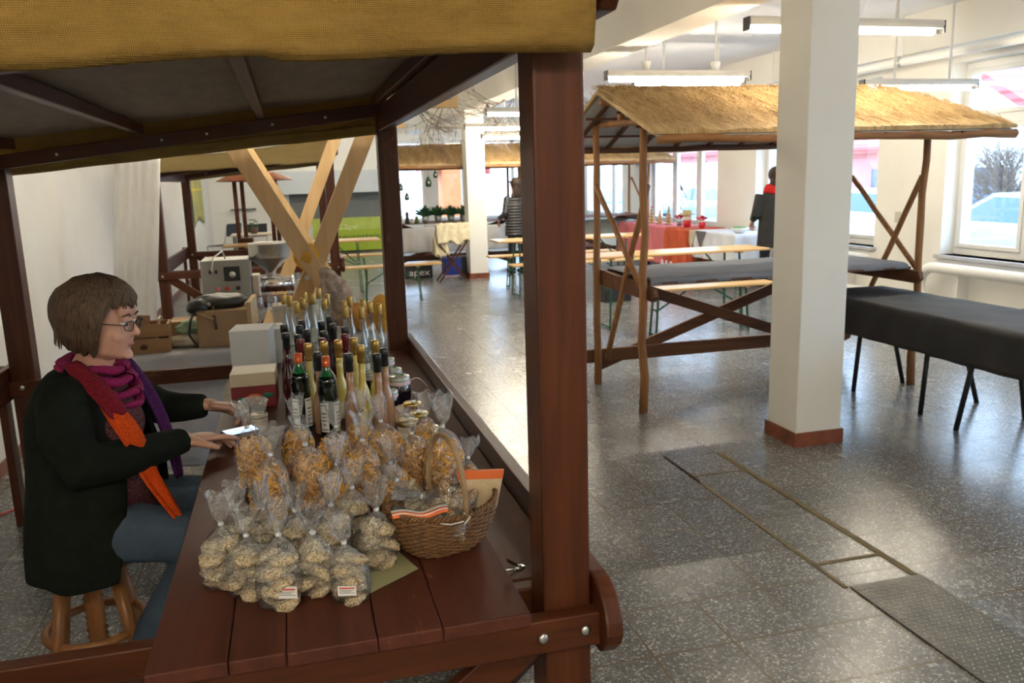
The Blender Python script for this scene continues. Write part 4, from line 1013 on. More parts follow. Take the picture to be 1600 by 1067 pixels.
# wicker basket ----------------------------------------------------------
def basket():
    cx, cy = .288, 1.800; rz = .30
    t = thing('wicker_basket', 'brown wicker basket with a tall bow handle, full of biscuit bags', 'basket', (cx, cy, ZT), local=True, rz=rz)
    M_w = plain('willow', (.17, .078, .024), .5, 0, .35, 60); M_w2 = plain('willow_dark', (.13, .058, .022), .5, 0, .35, 60)
    def rad(a, z):   # oval, two-lobed below
        k = math.sin(min(1, max(0, z / .105)) * PI / 2) ** .55
        bx, by = .070 + .062 * k, .052 + .040 * k
        lobe = 1 - .10 * (math.cos(a) ** 2 < .06) * (1 - k)
        return bx * math.cos(a) * lobe, by * math.sin(a) * lobe
    ns, nr = 40, 19
    wv = MB()
    for r in range(nr):
        z = .004 + r * .0054; pts = []
        for k in range(161):
            a = 2 * PI * k / 160; x, y = rad(a, z); sgn = math.sin(a * ns / 2 + (r % 2) * PI)
            ln = math.hypot(x, y); o = 1 + .0022 * sgn / ln
            zz = z + .006 * math.cos(2 * a) * (z / .1)
            pts.append((x * o, y * o, zz))
        wv.tube(pts, .0027, 5, cap=False)
    wv.build('weave', M_w, t, True)['kind'] = 'stuff'
    st = MB()
    for k in range(ns):
        a = 2 * PI * k / ns; st.tube([(*rad(a, z), z + .006 * math.cos(2 * a) * (z / .1)) for z in (.003, .02, .04, .07, .104)], .0024, 5)
    st.build('stakes', M_w2, t, True)['kind'] = 'stuff'
    MB().lathe([(.0, 0.002), (.075, .002), (.075, .006), (0, .007)], n=24, M=Matrix.Diagonal((1, .75, 1, 1))).build('base', M_w2, t)
    MB().grid(lambda u, v: (*[q * .955 for q in rad(u * 2 * PI, .004 + v * .098)], .004 + v * .098), 60, 8).build('lining', M_w2, t, True)
    rim = MB(); k_ = 200; 
    for s_ in (0, 1):
        pts = []
        for k in range(k_ + 1):
            a = 2 * PI * k / k_; x, y = rad(a, .106); ph = a * 38 + s_ * PI; o = 1 + .0042 * math.cos(ph) / math.hypot(x, y)
            pts.append((x * o, y * o, .1095 + .006 * math.cos(2 * a) + .0042 * math.sin(ph)))
        rim.tube(pts, .0036, 6, cap=False)
    rim.build('braided_rim', M_w, t, True)
    pts = [(x * .0 + .0 + .012, .092 * math.cos(b) * 1.02, .10 + .165 * math.sin(b) ** .8) for x, b in [(0, PI * k / 24) for k in range(25)]]
    MB().tube(pts, .0062, 9).build('handle', plain('handle_cane', (.30, .19, .09), .5, 0, .2, 40), t, True)
    for (bx_, by_) in ((.012, .094), (.012, -.094)):
        MB().tube([(bx_ - .006, by_, .085), (bx_ + .006, by_ * 1.03, .10), (bx_ - .006, by_, .112)], .003, 6).build('binding', M_tie, t, True)
    MB().tube([(-.05, -.085, .098), (-.03, -.097, .094), (0, -.102, .096)], .0016, 5).build('white_wire', M_tie, t); 
    return t
basket()
# bags in the basket: lie on their sides
def lying_bag(x, y, z, rx, rz, label, mat, s=.9, lab=False):
    src = cookie_bag(int(abs(x * 977)) % 50 + 20, label, lab, mat); src['group'] = 'biscuit bags in the basket'
    src.location = (x, y, z); src.rotation_euler = (rx, 0, rz); src.scale = (s,) * 3; return src
lying_bag(.365, 1.800, .845, -1.25, 1.35, 'biscuit bag lying on top in the basket under the handle', M_nut, .95)
lying_bag(.330, 1.735, .825, -1.35, 1.25, 'front biscuit bag in the basket with crinkled cellophane', M_nut, .85)
lying_bag(.245, 1.835, .828, -1.0, .5, 'biscuit bag poking out of the basket toward the back left', M_oat, .85)
lying_bag(.350, 1.87, .838, -.7, -.5, 'biscuit bag at the back of the basket', M_nut, .8)
M_orange = plain('orange_paper', (.80, .17, .04), .5, 0, .06, 9)
t = thing('paper_pouch', 'cream pouch with an orange top band standing in the basket', 'pouch', (.388, 1.835, .83), local=True, rz=-.25)
MB().add([(-.036, -.009, 0), (.036, -.009, 0), (.052, -.012, .074), (-.052, -.012, .074), (-.036, .009, 0), (.036, .009, 0), (.052, .004, .074), (-.052, .004, .074)], [(0, 1, 2, 3), (5, 4, 7, 6), (0, 4, 5, 1), (1, 5, 6, 2), (3, 2, 6, 7), (0, 3, 7, 4)]).build('pouch_body', plain('cream_pouch', (.62, .48, .30), .6, 0, .12, 60), t, bevel=.003)
MB().add([(-.0525, -.0128, .074), (.0525, -.0128, .074), (.056, -.0128, .094), (-.056, -.0128, .094), (-.0525, .0045, .074), (.0525, .0045, .074), (.056, .0, .094), (-.056, .0, .094)], [(0, 1, 2, 3), (5, 4, 7, 6), (1, 5, 6, 2), (3, 2, 6, 7), (0, 3, 7, 4)]).build('orange_band', M_orange, t, bevel=.001)
t = thing('folded_leaflet', 'orange and white paper edge along the front rim of the basket', 'leaflet', (.22, 1.735, .873), local=True, rz=.15)
MB().grid(lambda u, v: (-.055 + u * .13, -.012 + .022 * (u - .5) ** 2 * 4 * .5 + v * .012, .004 * math.sin(u * 9) + v * .010 - .01 * u), 20, 2).build('orange_sheet', M_orange, t, True, solid=.001)
MB().grid(lambda u, v: (-.055 + u * .13, -.006 + .022 * (u - .5) ** 2 * 2 + v * .012, .006 + .004 * math.sin(u * 9) + v * .006 - .01 * u), 20, 2).build('white_sheet', M_paper, t, True, solid=.0008)
# ================================================================ things beyond the stall: white-covered sale table
t = thing('sale_table', 'long table under a white cloth just beyond the near stall', 'table', (-.4, 5.0, 0))
MB().box(-1.15, .50, 4.60, 5.08, .70, .735).build('table_top', M_beer, t)
for x in (-1.0, .36):
    for y in (4.68, 5.0): MB().box(x - .02, x + .02, y - .02, y + .02, 0, .70).build('leg', M_green, t)
tag(drape(-1.17, .52, 4.58, 5.095, .737, .62, 120, 70, ('f', 'l', 'r'), .014, 7).build('table_cover', plain('white_tablecloth', (.62, .60, .60), .9, 0, .06, 10, .25, 60), smooth=True, solid=.003), 'white cloth hanging to the floor over the sale table', 'cloth')
ZS = .7445
t = thing('wooden_crate', 'small wooden crate with knot holes beside the woman', 'crate', (-.80, 4.72, ZS), local=True, rz=.05)
M_crate = wood('crate_wood', (.26, .13, .05), (.42, .23, .10), 'X', .6, 14)
for (z0, z1) in ((.0, .075), (.085, .150)):
    MB().box(-.13, .13, -.085, -.073, z0, z1).build('side_board', M_crate, t, bevel=.002); MB().box(-.13, .13, .073, .085, z0, z1).build('side_board', M_crate, t, bevel=.002)
    MB().box(-.13, -.118, -.073, .073, z0, z1).build('end_board', M_crate, t, bevel=.002)
    MB().box(.118, .13, -.073, .073, z0, z1).build('end_board', M_crate, t, bevel=.002)
MB().box(-.118, .118, -.073, .073, 0, .01).build('base_board', M_crate, t)
MB().box(-.09, .02, -.065, -.055, .01, .20, Matrix.Rotation(.12, 4, 'Y')).build('divider', M_crate, t); MB().box(.04, .05, -.06, .06, .01, .19, Matrix.Rotation(.2, 4, 'Y')).build('divider', plain('pale_crate', (.55, .42, .28), .6, 0, .1, 9), t)
for (x, z) in ((.0, .035), (-.06, .11)): MB().ell((x, -.0855, z), (.02, .001, .015), 12, 6).build('knot', plain('knot', (.10, .04, .02), .7, 0, 0), t, True)
t = thing('cardboard_box', 'brown cardboard box with a dark bag lying on it', 'box', (-.385, 4.82, ZS), local=True, rz=-.06)
M_cb = plain('cardboard', (.36, .22, .11), .8, 0, .06, 10)
MB().box(-.135, .125, -.15, .18, 0, .195).build('carton', M_cb, t, bevel=.003)
MB().box(.125, .150, -.15, .18, .08, .235).build('open_flap', plain('pale_cardboard', (.55, .38, .20), .8, 0, .05, 9), t, bevel=.002); MB().box(-.13, .125, -.15, .18, .196, .199).build('top_flap', MATS['pale_cardboard'], t)
t = thing('cardboard_box', 'smaller brown box behind the green wrapped bundle', 'box', (-.63, 4.97, ZS), local=True)
MB().box(-.07, .07, -.10, .10, 0, .12).build('carton', M_cb, t, bevel=.003); MB().box(-.072, .072, -.102, -.02, .12, .123).build('top_flap', MATS['pale_cardboard'], t)
t = thing('shoulder_bag', 'dark olive leather bag lying on the brown cardboard box', 'bag', (-.42, 4.82, ZS + .20), local=True)
M_bag = plain('dark_leather', (.025, .022, .012), .45, 0, .3, 9, .4, 30)
g = MB(); g.ell((0, 0, .028), (.15, .115, .045), 28, 14, .22, 2.2, seed=4); g.ell((-.10, -.09, .015), (.06, .06, .045), 16, 10, .2, 2, seed=9); g.build('bag_body', M_bag, t, True)
MB().lathe([(.010, -.002), (.013, 0), (.010, .002)], (0, 0, 0), 16, Matrix.Translation((-.045, -.112, .030)) @ Matrix.Rotation(PI / 2, 4, 'X')).build('eyelet', M_steel, t, True)
MB().tube([(-.10, -.12, .03), (-.135, -.16, -.04), (-.15, -.165, -.12), (-.11, -.17, -.19)], .010, 8, flat=(1, .35)).build('strap', M_bag, t, True)
MB().tube([(-.02, -.12, .02), (-.015, -.16, -.05), (-.01, -.165, -.10)], .007, 8, flat=(1, .35)).build('strap', plain('brown_strap', (.09, .045, .02), .5, 0, .1), t, True)
MB().tube([(-.13, -.10, .0), (-.07, -.155, -.02), (-.02, -.165, -.045)], .012, 8, flat=(1, .3)).build('pale_strap', plain('tan_leather', (.45, .28, .12), .5, 0, .1), t, True)
MB().ell((-.05, -.03, .068), (.035, .02, .006), 12, 6, .4, 3).build('paper_scrap', M_paper, t, True)
o = MB().ell((-.60, 4.78, ZS + .03), (.115, .085, .032), 26, 14, .2, 3, seed=5).build('fleece_bundle', plain('cream_fleece', (.52, .45, .32), .95, 0, .15, 20, .5, 80), None, True); tag(o, 'cream fleece bundle beside the wooden crate', 'bundle')
o = MB().ell((-.565, 4.86, ZS + .085), (.095, .07, .045), 26, 14, .3, 2.5, seed=8).build('wrapped_bundle', plain('green_white_wrap', (.30, .42, .27), .7, 0, .6, 14, .4, 60), None, True); tag(o, 'green and white wrapped bundle on the cream fleece', 'bundle')
# oil press machine on its own stand
t = thing('oil_press', 'grey oil press with dials and steel hopper, behind the dark bag', 'machine', (-.35, 6.05, .0))
M_mg = plain('machine_grey', (.30, .30, .27), .45, .2, .06, 10)
MB().box(-.62, -.30, 6.0, 6.3, .80, 1.10).build('control_box', M_mg, t, bevel=.008)
MB().box(-.47, -.365, 5.993, 6.0, .955, 1.055).build('display', M_black, t, bevel=.002)
MB().lathe([(.022, 0), (.020, .012), (0, .012)], (0, 0, 0), 16, Matrix.Translation((-.415, 5.993, 1.0)) @ Matrix.Rotation(PI / 2, 4, 'X')).build('dial', M_steel, t, True)
for x, m_, nm in ((-.455, plain('red_knob', (.6, .03, .03), .4, 0, 0), 'red_button'), (-.385, M_black, 'black_knob'), (-.52, plain('pink_lamp', (.7, .2, .2), .4, 0, 0), 'pilot_lamp')):
    MB().lathe([(.015, 0), (.013, .018), (0, .018)], (0, 0, 0), 14, Matrix.Translation((x, 5.998, .905)) @ Matrix.Rotation(PI / 2, 4, 'X')).build(nm, m_, t, True)
MB().add([(-.43, 5.992, .845), (-.37, 5.992, .845), (-.40, 5.992, .885)], [(0, 1, 2)]).build('warning_sticker', plain('warning_orange', (.8, .35, .02), .5, 0, 0), t, solid=.001)
for x in (-.56, -.52): MB().box(x - .008, x + .008, 5.996, 6.0, 1.01, 1.035).build('socket', M_black, t)
MB().tube([(-.46, 6.1, 1.10), (-.47, 6.02, 1.16), (-.53, 5.97, 1.12), (-.545, 5.975, 1.03)], .006, 8).build('white_cable', M_rod, t, True)
MB().lathe([(.03, .96), (.035, 1.0), (.135, 1.09), (.14, 1.10), (.14, 1.19), (.145, 1.195)], (-.165, 6.15, 0), 28, close=False).build('hopper', M_steel, t, True, solid=.003)
MB().tube([(-.30, 6.15, .90), (-.02, 6.15, .90)], .055, 20).build('press_barrel', M_chrome, t, True)
MB().box(-.30, -.24, 6.08, 6.22, .82, .98).build('gearbox', M_steel, t, bevel=.01)
MB().tube([(-.165, 6.15, .93), (-.165, 6.15, .98)], .03, 16).build('feed_neck', M_steel, t, True)
for x in (-.14, -.08, -.02): MB().lathe([(.05, -.01), (.062, 0), (.05, .01)], (0, 0, 0), 20, Matrix.Translation((x, 6.15, .90)) @ Matrix.Rotation(PI / 2, 4, 'Y')).build('flange', M_chrome, t, True)
MB().box(-.66, .12, 5.96, 6.36, .76, .80).build('stand_top', dw('X'), t, bevel=.004)
for x in (-.62, .08):
    for y in (6.0, 6.32): MB().box(x - .02, x + .02, y - .02, y + .02, 0, .76).build('stand_leg', M_mg, t)
# cloth goods by the timber frame
M_wool = plain('yellow_wool', (.62, .33, .05), .95, 0, .2, 40, .8, 120)
o = MB().ell((.075, 5.19, 1.165), (.075, .055, .085), 20, 14, .2, 3, seed=2).build('wool_bundle', M_wool, None, True); tag(o, 'ochre wool bundle hung in the crossing of the pine frame', 'wool')
g = MB(); g.ell((.235, 5.0, .925), (.085, .07, .185), 24, 16, .25, 2.4, Matrix.Rotation(-.35, 3, 'Y'), seed=6)
o = g.build('patterned_cushion', plain('mottled_linen', (.42, .33, .26), .9, 0, .55, 22, .3, 60), None, True); tag(o, 'mottled cream linen sack leaning on the pine frame', 'sack')
o = MB().ell((.345, 4.86, .825), (.085, .08, .080), 24, 14, .2, 2, seed=3).build('fleece_cushion', plain('amber_fleece', (.58, .27, .07), .95, 0, .25, 18, .7, 90), None, True); tag(o, 'amber fleece cushion behind the clear bottles', 'cushion')
o = MB().ell((.465, 4.82, .845), (.05, .10, .115), 22, 14, .12, 2, seed=13).build('wool_bundle', M_wool, None, True); tag(o, 'ochre yellow wool cushion against the rear stall post', 'wool')
o = MB().box(-.145, .005, 4.92, 5.06, ZS, .915, Matrix.Identity(4)).build('paper_bag', plain('cream_paper_bag', (.62, .52, .38), .8, 0, .08, 9), None, bevel=.006); tag(o, 'cream paper bag standing at the foot of the pine frame', 'bag')
# cable on the floor, rounded grey thing near the viewer
tag(MB().tube([(-1.72 + .03, 4.45, .006), (-1.56, 4.45, .006), (-1.47, 4.55, .006), (-1.49, 4.72, .006), (-1.56, 4.80, .006), (-1.50, 4.90, .006), (-1.44, 5.0, .006), (-1.38, 5.2, .006)], .005, 8).build('power_cord', plain('red_cord', (.75, .05, .03), .4, 0, 0), None, True), 'red cord lying on the floor by the left wall', 'cord')
t = thing('bar_stool', 'stool with a rounded pale grey seat at the bottom edge of the picture', 'stool', (-.275, 1.20, 0), local=True)
MB().ell((0, 0, .735), (.075, .075, .045), 28, 12).build('seat', plain('pale_grey_seat', (.36, .34, .29), .6, 0, .05, 6), t, True); MB().tube([(0, 0, .70), (0, 0, .03)], .018, 12).build('pole', M_steel, t, True); MB().lathe([(.14, 0), (.14, .01), (.02, .03)], n=24).build('base', M_steel, t, True)
# ================================================================ people
M_skin = plain('skin', (.56, .30, .21), .5, 0, .08, 14, .15, 90)
M_hair = None
def hairmat(name, a, b):
    m, nt, N, L, P = newmat(name); P.inputs['Roughness'].default_value = .5; P.inputs['Specular IOR Level'].default_value = .25
    v = coords(N, L, (1, 1, .12)); n = noisetex(N, L, v, 150, 4, .7, .4)
    L.new(ramp(N, L, n, [(.3, a), (.7, b)]), P.inputs['Base Color']); bump(N, L, P, n, .7, .006); return m
M_hair = hairmat('brown_hair', (.030, .016, .009), (.17, .105, .062))
M_hair2 = hairmat('dark_hair', (.012, .008, .006), (.05, .03, .02))
def knit(name, a, b, scale=260):
    m, nt, N, L, P = newmat(name); P.inputs['Roughness'].default_value = .9; P.inputs['Specular IOR Level'].default_value = .15
    v = coords(N, L, (1, 1, 2)); vo = N.new('ShaderNodeTexVoronoi'); vo.inputs['Scale'].default_value = scale; L.new(v, vo.inputs['Vector'])
    sp = N.new('ShaderNodeSeparateColor'); L.new(vo.outputs['Color'], sp.inputs[0])
    L.new(ramp(N, L, sp.outputs[0], [(.3, a), (.8, b)]), P.inputs['Base Color']); bump(N, L, P, vo.outputs['Distance'], .5, .003); return m
M_coat = plain('black_green_wool', (.0085, .0105, .007), .95, 0, .3, 20, .4, 160)
M_sweater = knit('burgundy_melange', (.055, .010, .016), (.17, .075, .075))
M_jeans = plain('blue_jeans', (.06, .085, .12), .85, 0, .25, 10, .3, 120)
def hand(mb, wrist, d, up, side, curl=.5, K=1.14, spread=.35, point=False):
    """palm + five fingers; d = pointing direction, up = back of the hand, side = thumb side (+1 / -1)"""
    d = Vector(d).normalized(); up = Vector(up); up = (up - d * up.dot(d)).normalized(); s = d.cross(up).normalized() * side
    w = Vector(wrist); w0 = w.copy(); n0 = len(mb.v)
    M = Matrix((d, s, up)).transposed()
    mb.ell(w + d * .046, (.052, .040, .0155), 16, 10, M=M)
    mb.ell(w + d * .020 + s * .018 - up * .005, (.030, .020, .015), 12, 8, M=M)
    mb.tube([w - d * .05, w - d * .01, w + d * .02], [.027, .023, .024], 12, flat=(1.0, .8))
    lens = [.068, .078, .073, .058]; offs = [.029, .010, -.009, -.027]
    for k in range(4):
        b = w + d * (.082 - abs(offs[k]) * .25) + s * offs[k]
        c = curl * (1 + .12 * k) if not (point and k == 0) else .12
        fd = (d + s * (offs[k] * spread * 8)).normalized(); p = b; pts = [b - fd * .018, b]; ang = 0
        for seg, fr in enumerate((.45, .31, .24)):
            ang += c * (.75, 1.0, .8)[seg]; v = fd * math.cos(ang) - up * math.sin(ang); p = p + v * lens[k] * fr; pts.append(p)
        mb.tube(pts, [.0095, .0092, .0085, .0076, .0058], 10)
        mb.ell(pts[-1], .0062, 8, 6)
    b = w + d * .022 + s * .034 - up * .006
    q = b + (d * .6 + s * .75 - up * .25).normalized() * .032; r = q + (d * .92 + s * .15 - up * .35).normalized() * .028
    mb.tube([w + d * .012 + s * .015, b, q, r], [.014, .0125, .0105, .0075], 10); mb.ell(r, .0075, 8, 6)
    for i in range(n0, len(mb.v)): mb.v[i] = tuple(w0 + (Vector(mb.v[i]) - w0) * K)
def person_root(label, loc, name='person', group=None): return thing(name, label, 'person', loc, group)
# ---- seated woman
W = person_root('seated woman with brown bob, glasses, black coat and pink-orange scarf, using a device', (-.70, 2.70, 0))
HC = Vector((-.562, 2.665, 1.212)); yaw = -.26; pit = .16
HM = (Matrix.Rotation(yaw, 3, 'Z') @ Matrix.Rotation(pit, 3, 'Y'))
def H(x, y, z): return HC + HM @ Vector((x, y, z))
b = MB()
def he(c, r, M=None): b.ell(H(*c), r, 20, 14, M=HM @ (M or Matrix.Identity(3)))
he((-.012, 0, .018), (.094, .074, .092)); he((.020, 0, -.025), (.070, .060, .085)); he((.052, 0, -.078), (.030, .032, .026)); he((.010, 0, -.070), (.060, .056, .036))
he((.055, .030, -.028), (.026, .024, .026)); he((.055, -.030, -.028), (.026, .024, .026))
he((.066, 0, .048), (.022, .050, .030)); he((.073, .026, .026), (.013, .022, .008)); he((.073, -.026, .026), (.013, .022, .008))
b.tube([H(.078, 0, .018), H(.090, 0, .0), H(.101, 0, -.018), H(.100, 0, -.024)], [.008, .0095, .0125, .009], 10); b.ell(H(.086, .011, -.024), .0085, 8, 6); b.ell(H(.086, -.011, -.024), .0085, 8, 6)
he((.077, 0, -.050), (.011, .022, .0055)); he((.075, 0, -.0595), (.0115, .019, .006)); he((.078, 0, -.088), (.014, .020, .014))
for s_ in (-1, 1): b.ell(H(-.005, s_ * .074, -.005), (.012, .007, .026), 10, 8, M=HM)
b.tube([H(-.02, 0, -.05), (-.60, 2.69, 1.10), (-.635, 2.70, 1.02)], [.052, .055, .075], 16)
body = b.build('body', M_skin, W, True, remesh=.0038, sm=4)
hb = MB()
hand(hb, (-.375, 2.655, .829), (.86, .50, -.10), (-.10, .10, 1), 1, .30, point=True)
hb.build('hand', M_skin, W, True, remesh=.0030, sm=3); hb = MB()
hand(hb, (-.325, 2.975, .855), (.95, -.22, -.16), (.05, .25, 1), -1, .55)
hb.build('hand', M_skin, W, True, remesh=.0030, sm=3)
lips = MB(); lips.ell(H(.0868, 0, -.0535), (.0040, .018, .0050), 14, 8, M=HM); lips.build('lips', plain('lips', (.36, .11, .10), .45, 0, 0), W, True)
for s_ in (-1, 1):
    e = MB().ell(H(.0745, s_ * .029, .0125), (.0105, .0135, .0085), 14, 10, M=HM).build('eye', plain('eye_white', (.7, .68, .64), .2, 0, 0), W, True)
    MB().ell(H(.0835, s_ * .0295, .010), (.0028, .0055, .0055), 12, 8, M=HM).build('iris', plain('iris', (.03, .02, .012), .15, 0, 0), e, True)
    MB().tube([H(.083, s_ * .014, .0205), H(.0855, s_ * .029, .024), H(.076, s_ * .046, .0185)], .0026, 6).build('eyelid', M_skin, W, True)
    MB().tube([H(.088, s_ * .012, .034), H(.0885, s_ * .028, .041), H(.076, s_ * .048, .034)], [.002, .0032, .0015], 6).build('eyebrow', M_hair, W, True)
gl = MB()
for s_ in (-1, 1):
    pts = [H(.098 - .006 * abs(math.cos(a)) * .5 - (.012 if s_ * math.cos(a) * s_ > .5 else 0) * .6, s_ * (.031 + .023 * math.cos(a)), .008 + .0155 * math.sin(a)) for a in [2 * PI * k / 28 for k in range(29)]]
    gl.tube(pts, .0014, 6, cap=False); gl.tube([H(.094, s_ * .054, .012), H(.06, s_ * .075, .014), H(-.01, s_ * .080, .012)], .0016, 6)
gl.tube([H(.100, -.008, .012), H(.103, 0, .014), H(.100, .008, .012)], .0013, 6)
G = gl.build('glasses', plain('glasses_frame', (.05, .03, .03), .3, .6, 0), W, True)
for s_ in (-1, 1): MB().ell(H(.0965, s_ * .031, .008), (.0008, .0225, .0150), 20, 10, M=HM).build('lens', film('spectacle_lens', .0, .05, (1, 1, 1), .02, 5, 0), G, True)
# hair: bob
def hairfn(u, v):
    th = PI * v * .985; ph = 2 * PI * u
    d = Vector((math.sin(th) * math.cos(ph), math.sin(th) * math.sin(ph), math.cos(th)))
    r = Vector((.119, .107, .113)); c = Vector((-.020, 0, .030))
    front = max(0, d.x); low = -d.z
    k = 1 + .05 * noise.noise(d * 3.2) + .022 * noise.noise(Vector((ph * 9, th * 1.2, 3)))
    p = Vector((d.x * r.x * k, d.y * r.y * k, d.z * r.z * k))
    az = abs(math.atan2(d.y, d.x))
    if d.z < .42:       # open the face
        o = max(0, min(1, (1.08 - az) / .30)) * max(0, min(1, (.42 - d.z) / .22))
        p = p.lerp(Vector((.03 * d.x, .045 * d.y, p.z * .6)), o)
    if d.z < 0 and az > 1.0:        # sides drop to jaw level
        s_ = 1 + .35 * min(1, low * 1.6); p.z = max(p.z * s_, -.112 + .012 * math.sin(ph * 17) - .012 * math.cos(ph)); 
        tk = 1.0 + .12 * low - .30 * max(0, low - .45); p.x *= tk; p.y *= tk
    return H(*(p + c))
MB().grid(hairfn, 120, 70).build('hair', M_hair, W, True)
hs = MB(); rr = random.Random(5)
for k in range(330):
    az = rr.uniform(-PI, PI)
    a0 = az * .6 + rr.uniform(-.3, .3) + (.7 if abs(az) < 1.0 else 0); pts = []
    lo = rr.uniform(.22, .42) if abs(az) < 1.0 else rr.uniform(-.35, -.86)
    for q in range(7):
        t_ = q / 6; zz = 1.0 - (1.0 - lo) * t_; zz = max(-1, min(.995, zz)); rad_ = math.sqrt(max(0, 1 - max(-.35, zz) ** 2)); aa = a0 + (az - a0) * min(1, t_ * 1.6)
        pts.append(H(-.022 + math.cos(aa) * .124 * rad_ * (1 if t_ < .8 else .93), math.sin(aa) * .111 * rad_ * (1 if t_ < .8 else .93), .030 + zz * .114 * (1 if zz > 0 else 1.10)))
    hs.tube(pts, [.0035, .005, .0055, .0055, .005, .0035, .0012], 6)
hs.build('hair_strands', M_hair, W, True)['kind'] = 'stuff'
# sweater torso
b = MB()
b.ell((-.635, 2.70, .92), (.125, .165, .17), 22, 16, M=Matrix.Rotation(yaw, 3, 'Z')); b.ell((-.615, 2.68, .74), (.150, .175, .17), 22, 16, M=Matrix.Rotation(yaw, 3, 'Z')); b.ell((-.63, 2.69, .60), (.165, .185, .11), 22, 14, M=Matrix.Rotation(yaw, 3, 'Z'))
b.ell((-.56, 2.655, .90), (.075, .12, .085), 18, 12, M=Matrix.Rotation(yaw, 3, 'Z'))
b.tube([(-.632, 2.70, 1.0), (-.61, 2.69, 1.07)], [.09, .062], 16)
b.build('sweater', M_sweater, W, True, remesh=.009, sm=4)
# coat shell
def coatfn(u, v):
    rows = [(1.085, -.628, .060, .080), (1.06, -.635, .090, .150), (1.02, -.642, .112, .195), (.95, -.645, .138, .212), (.85, -.640, .160, .215), (.74, -.635, .178, .225), (.62, -.645, .192, .232), (.56, -.655, .186, .238), (.485, -.665, .178, .240)]
    k = v * (len(rows) - 1); i = min(int(k), len(rows) - 2); f = k - i
    z, cx, a, bb = [rows[i][q] * (1 - f) + rows[i + 1][q] * f for q in range(4)]
    open_ = .62 - .18 * math.sin(min(1, v * 1.4) * PI) + (.12 * v)
    ang = open_ + u * (2 * PI - 2 * open_)
    fold = 1 + .035 * math.sin(ang * 9 + z * 4) * v + .02 * noise.noise(Vector((ang * 2, z * 8, 1)))
    p = Vector((math.cos(ang) * a * fold, math.sin(ang) * bb * fold, 0)); p = Matrix.Rotation(yaw, 3, 'Z') @ p
    zz = z - .03 * v * math.sin(ang * 1.5) 
    return (cx + p.x, 2.705 + p.y, zz)
b = MB(); n0 = len(b.v); b.grid(coatfn, 90, 50)
co = b.build('coat', M_coat, W, True, solid=.014)
b = MB()
b.ell((-.655, 2.555, 1.005), (.085, .075, .075), 16, 12); b.ell((-.60, 2.865, .99), (.080, .075, .075), 16, 12)
b.tube([(-.665, 2.56, 1.0), (-.650, 2.47, .92), (-.610, 2.435, .845), (-.53, 2.50, .835), (-.43, 2.60, .832), (-.372, 2.655, .830)], [.078, .074, .070, .060, .048, .040], 16)
b.tube([(-.60, 2.87, .99), (-.545, 2.95, .91), (-.48, 3.00, .855), (-.41, 2.99, .850), (-.335, 2.975, .853)], [.076, .068, .060, .050, .042], 16)
b.build('coat_sleeves', M_coat, W, True, remesh=.008, sm=5)
# scarf
M_mag = knit('magenta_scarf', (.16, .006, .045), (.40, .03, .14), 500); M_or = knit('orange_scarf', (.42, .035, .005), (.80, .11, .012), 500); M_pur = knit('purple_scarf', (.035, .008, .045), (.11, .025, .14), 500)
M_wine = knit('wine_scarf', (.10, .005, .012), (.26, .018, .03), 500)
b = MB()
for k, (r, z, dz, dx, wd) in enumerate(((.074, 1.088, .018, .0, .022), (.086, 1.068, .032, .006, .024), (.094, 1.045, .052, .014, .022), (.088, 1.03, .075, .022, .018))):
    pts = []
    for q in range(41):
        a = 2 * PI * q / 40; f = (1 + math.cos(a)) / 2
        p = Matrix.Rotation(yaw, 3, 'Z') @ Vector((math.cos(a) * r * 1.02 + dx, math.sin(a) * r * 1.08, 0))
        pts.append((-.607 + p.x, 2.692 + p.y, z - dz * f + .012 * (1 - f) + .004 * math.sin(a * 5 + k)))
    b.tube(pts, [wd * (1 + .15 * math.sin(q * .9 + k)) for q in range(41)], 10, flat=(1.05, .6), cap=False)
b.build('scarf_loop', M_mag, W, True)
def ribbon(pts, wds, th, mat, name, nrm):
    pts = [Vector(p) for p in pts]; b = MB(); n = len(pts); K = 6; vs = []
    N_ = Vector(nrm).normalized()
    for i, p in enumerate(pts):
        t_ = (pts[min(i + 1, n - 1)] - pts[max(i - 1, 0)]).normalized(); s_ = t_.cross(N_).normalized()
        for k in range(K + 1):
            q = k / K - .5; vs.append(p + s_ * wds[i] * q + N_ * (.010 * math.cos(q * 9 + i * .3)))
    fs = [(i * (K + 1) + k, i * (K + 1) + k + 1, (i + 1) * (K + 1) + k + 1, (i + 1) * (K + 1) + k) for i in range(n - 1) for k in range(K)]
    return b.add(vs, fs).build(name, mat, W, True, solid=th, subsurf=1)
ribbon([(-.650, 2.605, 1.112), (-.592, 2.548, 1.072), (-.543, 2.510, 1.02), (-.508, 2.490, .965)], [.050, .060, .058, .060], .014, M_wine, 'scarf_fold', (.55, -.8, .25))
ribbon([(-.562, 2.528, 1.038), (-.512, 2.487, .96), (-.478, 2.485, .905), (-.475, 2.53, .82), (-.450, 2.535, .745), (-.415, 2.525, .68), (-.392, 2.525, .625)], [.045, .062, .068, .060, .048, .038, .026], .012, M_or, 'scarf_end', (.6, -.8, .1))
ribbon([(-.535, 2.775, 1.085), (-.490, 2.775, 1.01), (-.455, 2.765, .93), (-.430, 2.75, .84), (-.415, 2.74, .76), (-.41, 2.74, .68)], [.05, .06, .065, .062, .055, .045], .012, M_pur, 'scarf_end', (.85, -.35, .2))
